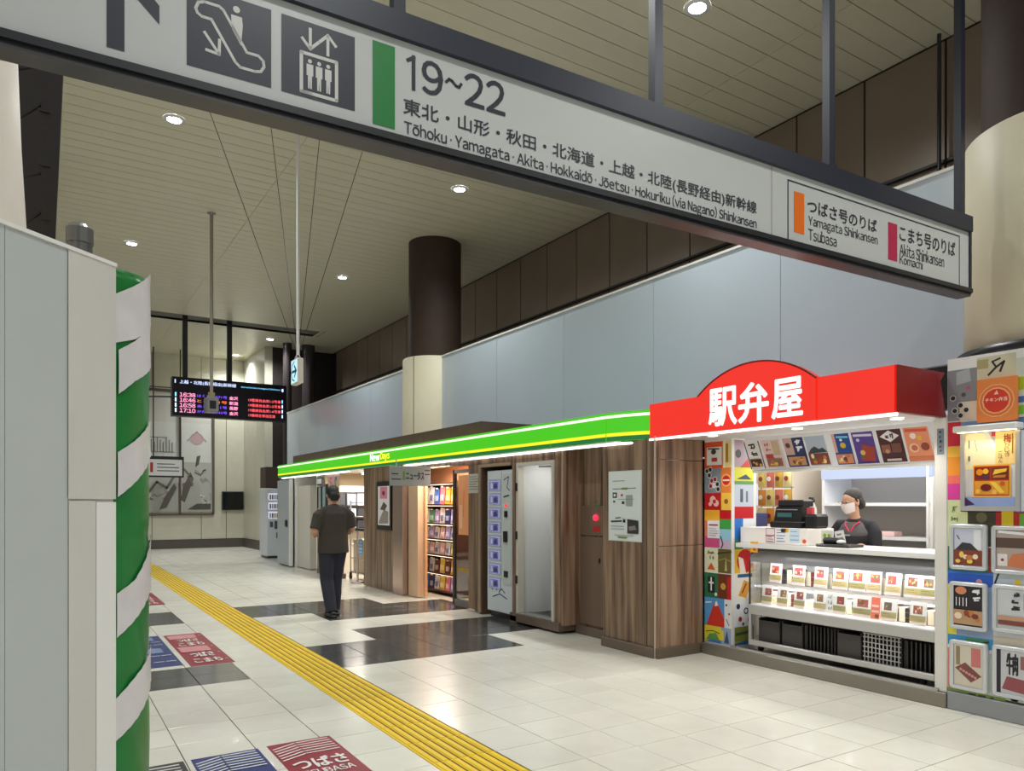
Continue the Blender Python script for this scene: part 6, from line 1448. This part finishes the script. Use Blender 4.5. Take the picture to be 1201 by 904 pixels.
simple(B().tube([(-.212, .135, 1.088), (-.195, .165, 1.09)], .034, 12), 'wristband', M_white, man, T, 'white band on the left wrist')
for q in (-1, 1): simple(B().ball((q * .032, .112, 1.632), (.012, .006, .007), 8), 'eye', M_eye, man, T)
simple(B().ball((0, .118, 1.545), (.024, .008, .007), 8), 'mouth', M_lip, man, T)
simple(B().tube([(0, .0, 1.455), (0, .005, 1.475)], [(.070, .072), (.063, .064)], 20, cap=False), 'collar', M_shirt, man, T)

# ---------- shop assistant ----------
ax, ay = 6.36, 4.09
wk = thing('person', 'person in headscarf, white mask and dark uniform standing behind the stall counter', 'person', (ax, ay, .11))
T = Matrix.Translation((ax, ay, .11)) @ Matrix.Rotation(R(100), 4, 'Z') @ Matrix.Scale(.872, 4)
TH_ = Matrix.Translation((ax, ay, .11)) @ Matrix.Rotation(R(76), 4, 'Z') @ Matrix.Scale(.92, 4) @ Matrix.Translation((0, .05, 1.532)) @ Matrix.Rotation(R(-14), 4, 'X') @ Matrix.Translation((0, 0, -1.615))
b = B(); hb = B(); head(hb, (0, 0, 1.605))
b.v = []; b.tube([(0, -.01, 1.38), (0, .01, 1.46), (0, .035, 1.56)], [(.055, .07), (.05, .05), (.048, .048)], 14)
k = len(b.v); Ti = T.inverted() @ TH_
b.add([tuple(Ti @ Vector(v)) for v in hb.v], hb.f, 0, True)
b.tube([(0, 0, .86), (0, 0, 1.0), (0, 0, 1.12), (0, 0, 1.27), (0, -.01, 1.37), (0, -.01, 1.42)], [(.105, .16), (.09, .125), (.09, .13), (.105, .15), (.09, .16), (.055, .08)], 18)
for q in (-1, 1):
    b.tube([(q * .085, 0, .9), (q * .09, 0, .5), (q * .085, -.01, .09)], [.088, .056, .038], 12); b.tube([(q * .085, -.05, .05), (q * .085, .14, .035)], [.035, .03], 10)
arms = {-1: [(-.15, -.01, 1.37), (-.20, 0, 1.28), (-.235, .05, 1.09), (-.20, .18, 1.12), (-.17, .27, 1.165)], 1: [(.15, -.01, 1.37), (.20, 0, 1.28), (.235, .05, 1.09), (.16, .16, 1.12), (.03, .25, 1.165)]}
for q in (-1, 1):
    b.tube(arms[q], [.05, .046, .038, .033, .023], 12); w = Vector(arms[q][-1]); hand(b, w - Vector((0, .012, 0)), (-q * .25, .95, -.05), (0, 0, 1), -q, .35, .92)
blob(b, 'body', M_skin, wk, .0075, 4, T)
M_uni = mat('uniform_black', (40, 40, 46), .8, noise=.06); M_unig = mat('uniform_grey', (92, 90, 92), .8)
b = B(); b.tube([(0, 0, .84), (0, 0, .95), (0, 0, 1.10), (0, 0, 1.24), (0, -.01, 1.34), (0, -.01, 1.40), (0, .0, 1.44)], [(.13, .185), (.118, .165), (.112, .16), (.128, .175), (.11, .18), (.075, .12), (.058, .062)], 20)
for q in (-1, 1):
    A = arms[q]; b.ball((A[0][0], A[0][1], A[0][2] - .03), (.076, .076, .066), 14); b.tube([(q * .09, -.01, 1.365), (q * .15, -.01, 1.36), A[1], A[2], A[3]], [.06, .072, .072, .062, .048], 14)
blob(b, 'uniform', M_uni, wk, .0085, 5, T)
b = B(); b.tube([(0, 0, .95), (0, 0, .84)], [(.115, .165), (.115, .165)], 16)
for q in (-1, 1): b.tube([(q * .085, 0, .9), (q * .09, 0, .5), (q * .085, -.01, .09)], [.098, .072, .06], 12)
blob(b, 'trousers', M_trou, wk, .009, 4, T)
for q in (-1, 1):
    b = B().tube([(q * .085, -.08, .045), (q * .085, 0, .05), (q * .085, .15, .035)], [.035, .045, .035], 12); b.box(q * .085 - .04, q * .085 + .04, -.09, .14, .003, .03); blob(b, 'shoe', M_shoe, wk, .008, 3, T)
b = B(); b.tube([(-.075, .06, 1.40), (-.045, .135, 1.36), (-.02, .150, 1.30)], .007, 8); b.tube([(.075, .06, 1.40), (.045, .135, 1.36), (.0, .150, 1.30)], .007, 8)
simple(b, 'lanyard', mat('lanyard_red', (214, 30, 70), .5), wk, T, 'red lanyard')
fq = Fr((.03, .152, 1.185), (-.97, 0, .2), (.2, 0, .97)); 
b = B().fbox(fq, -.10, .0, .0, .13, 0, .004); bdg = simple(b, 'badge', mat('badge_white', (214, 216, 214), .3), wk, T, 'white badge card')
simple(B().fbox(fq, -.08, -.02, .03, .06, .004, .005).fbox(fq, -.08, -.03, .08, .10, .004, .005), 'badge_print', flat((120, 126, 124)), bdg, T)
simple(B().fbox(Fr((.06, .127, 1.25), (-1, 0, 0), (0, 0, 1)), -.01, .06, 0, .014, 0, .003), 'chest_print', flat((190, 190, 190)), wk, T)
b = B(); b.tube([(0, 0, 1.245), (0, 0, 1.28), (0, -.01, 1.345), (0, -.01, 1.395)], [(.128, .172), (.133, .18), (.117, .165), (.083, .122)], 20); blob(b, 'shoulder_yoke', M_unig, wk, .008, 4, T)
# head dressing
b = B(); b.ball((0, -.034, 1.662), (.085, .096, .082), 20); b.ball((0, -.07, 1.60), (.072, .065, .085), 16); b.ball((0, -.105, 1.565), (.055, .05, .06), 14)
blob(b, 'headscarf', mat('scarf_charcoal', (62, 60, 58), .8, noise=.15, nscale=14), wk, .007, 3, TH_)
b = B(); b.ball((0, -.045, 1.60), (.083, .065, .075), 16); b.tube([(-.076, .01, 1.66), (-.08, -.005, 1.60)], .012, 8).tube([(.076, .01, 1.66), (.08, -.005, 1.60)], .012, 8); blob(b, 'hair', M_hair, wk, .007, 3, TH_)
b = B(); vs = []; fs = []
for j in range(9):
    for i in range(13):
        a = R(-78 + 156 * i / 12); z = 1.612 - .105 * j / 8; rx = .070 - .014 * (j / 8) ** 2; ry = .088 + .028 * math.sin(math.pi * min(1, .25 + .75 * j / 8)) * math.cos(a)
        vs.append((rx * math.sin(a), ry * math.cos(a) + .006, z - .012 * (1 - math.cos(a)) * (-1 if j > 4 else .0)))
for j in range(8):
    for i in range(12): k = j * 13 + i; fs.append((k, k + 13, k + 14, k + 1))
mk = simple(B().add(vs, fs, 0, True), 'mask', mat('mask_white', (238, 226, 224), .7), wk, TH_, 'white face mask')
for q in (-1, 1):
    simple(B().tube([(q * .068, .03, 1.60), (q * .080, -.005, 1.597)], .0015, 6), 'ear_loop', M_white, mk, TH_)
    simple(B().ball((q * .030, .087, 1.628), (.012, .006, .007), 8), 'eye', M_eye, wk, TH_)
    fg = Fr((q * .032, .102, 1.626), (-1, 0, 0), (0, 0, 1)); pts = [(.024 * math.cos(2 * math.pi * k / 14), .017 * math.sin(2 * math.pi * k / 14)) for k in range(15)]
    simple(B().line(fg, pts, .003, 0, .003).tube([(q * .056, .10, 1.63), (q * .08, .01, 1.625)], .0015, 6), 'glasses', mat('glasses_silver', (170, 160, 150), .2, .8), wk, TH_)
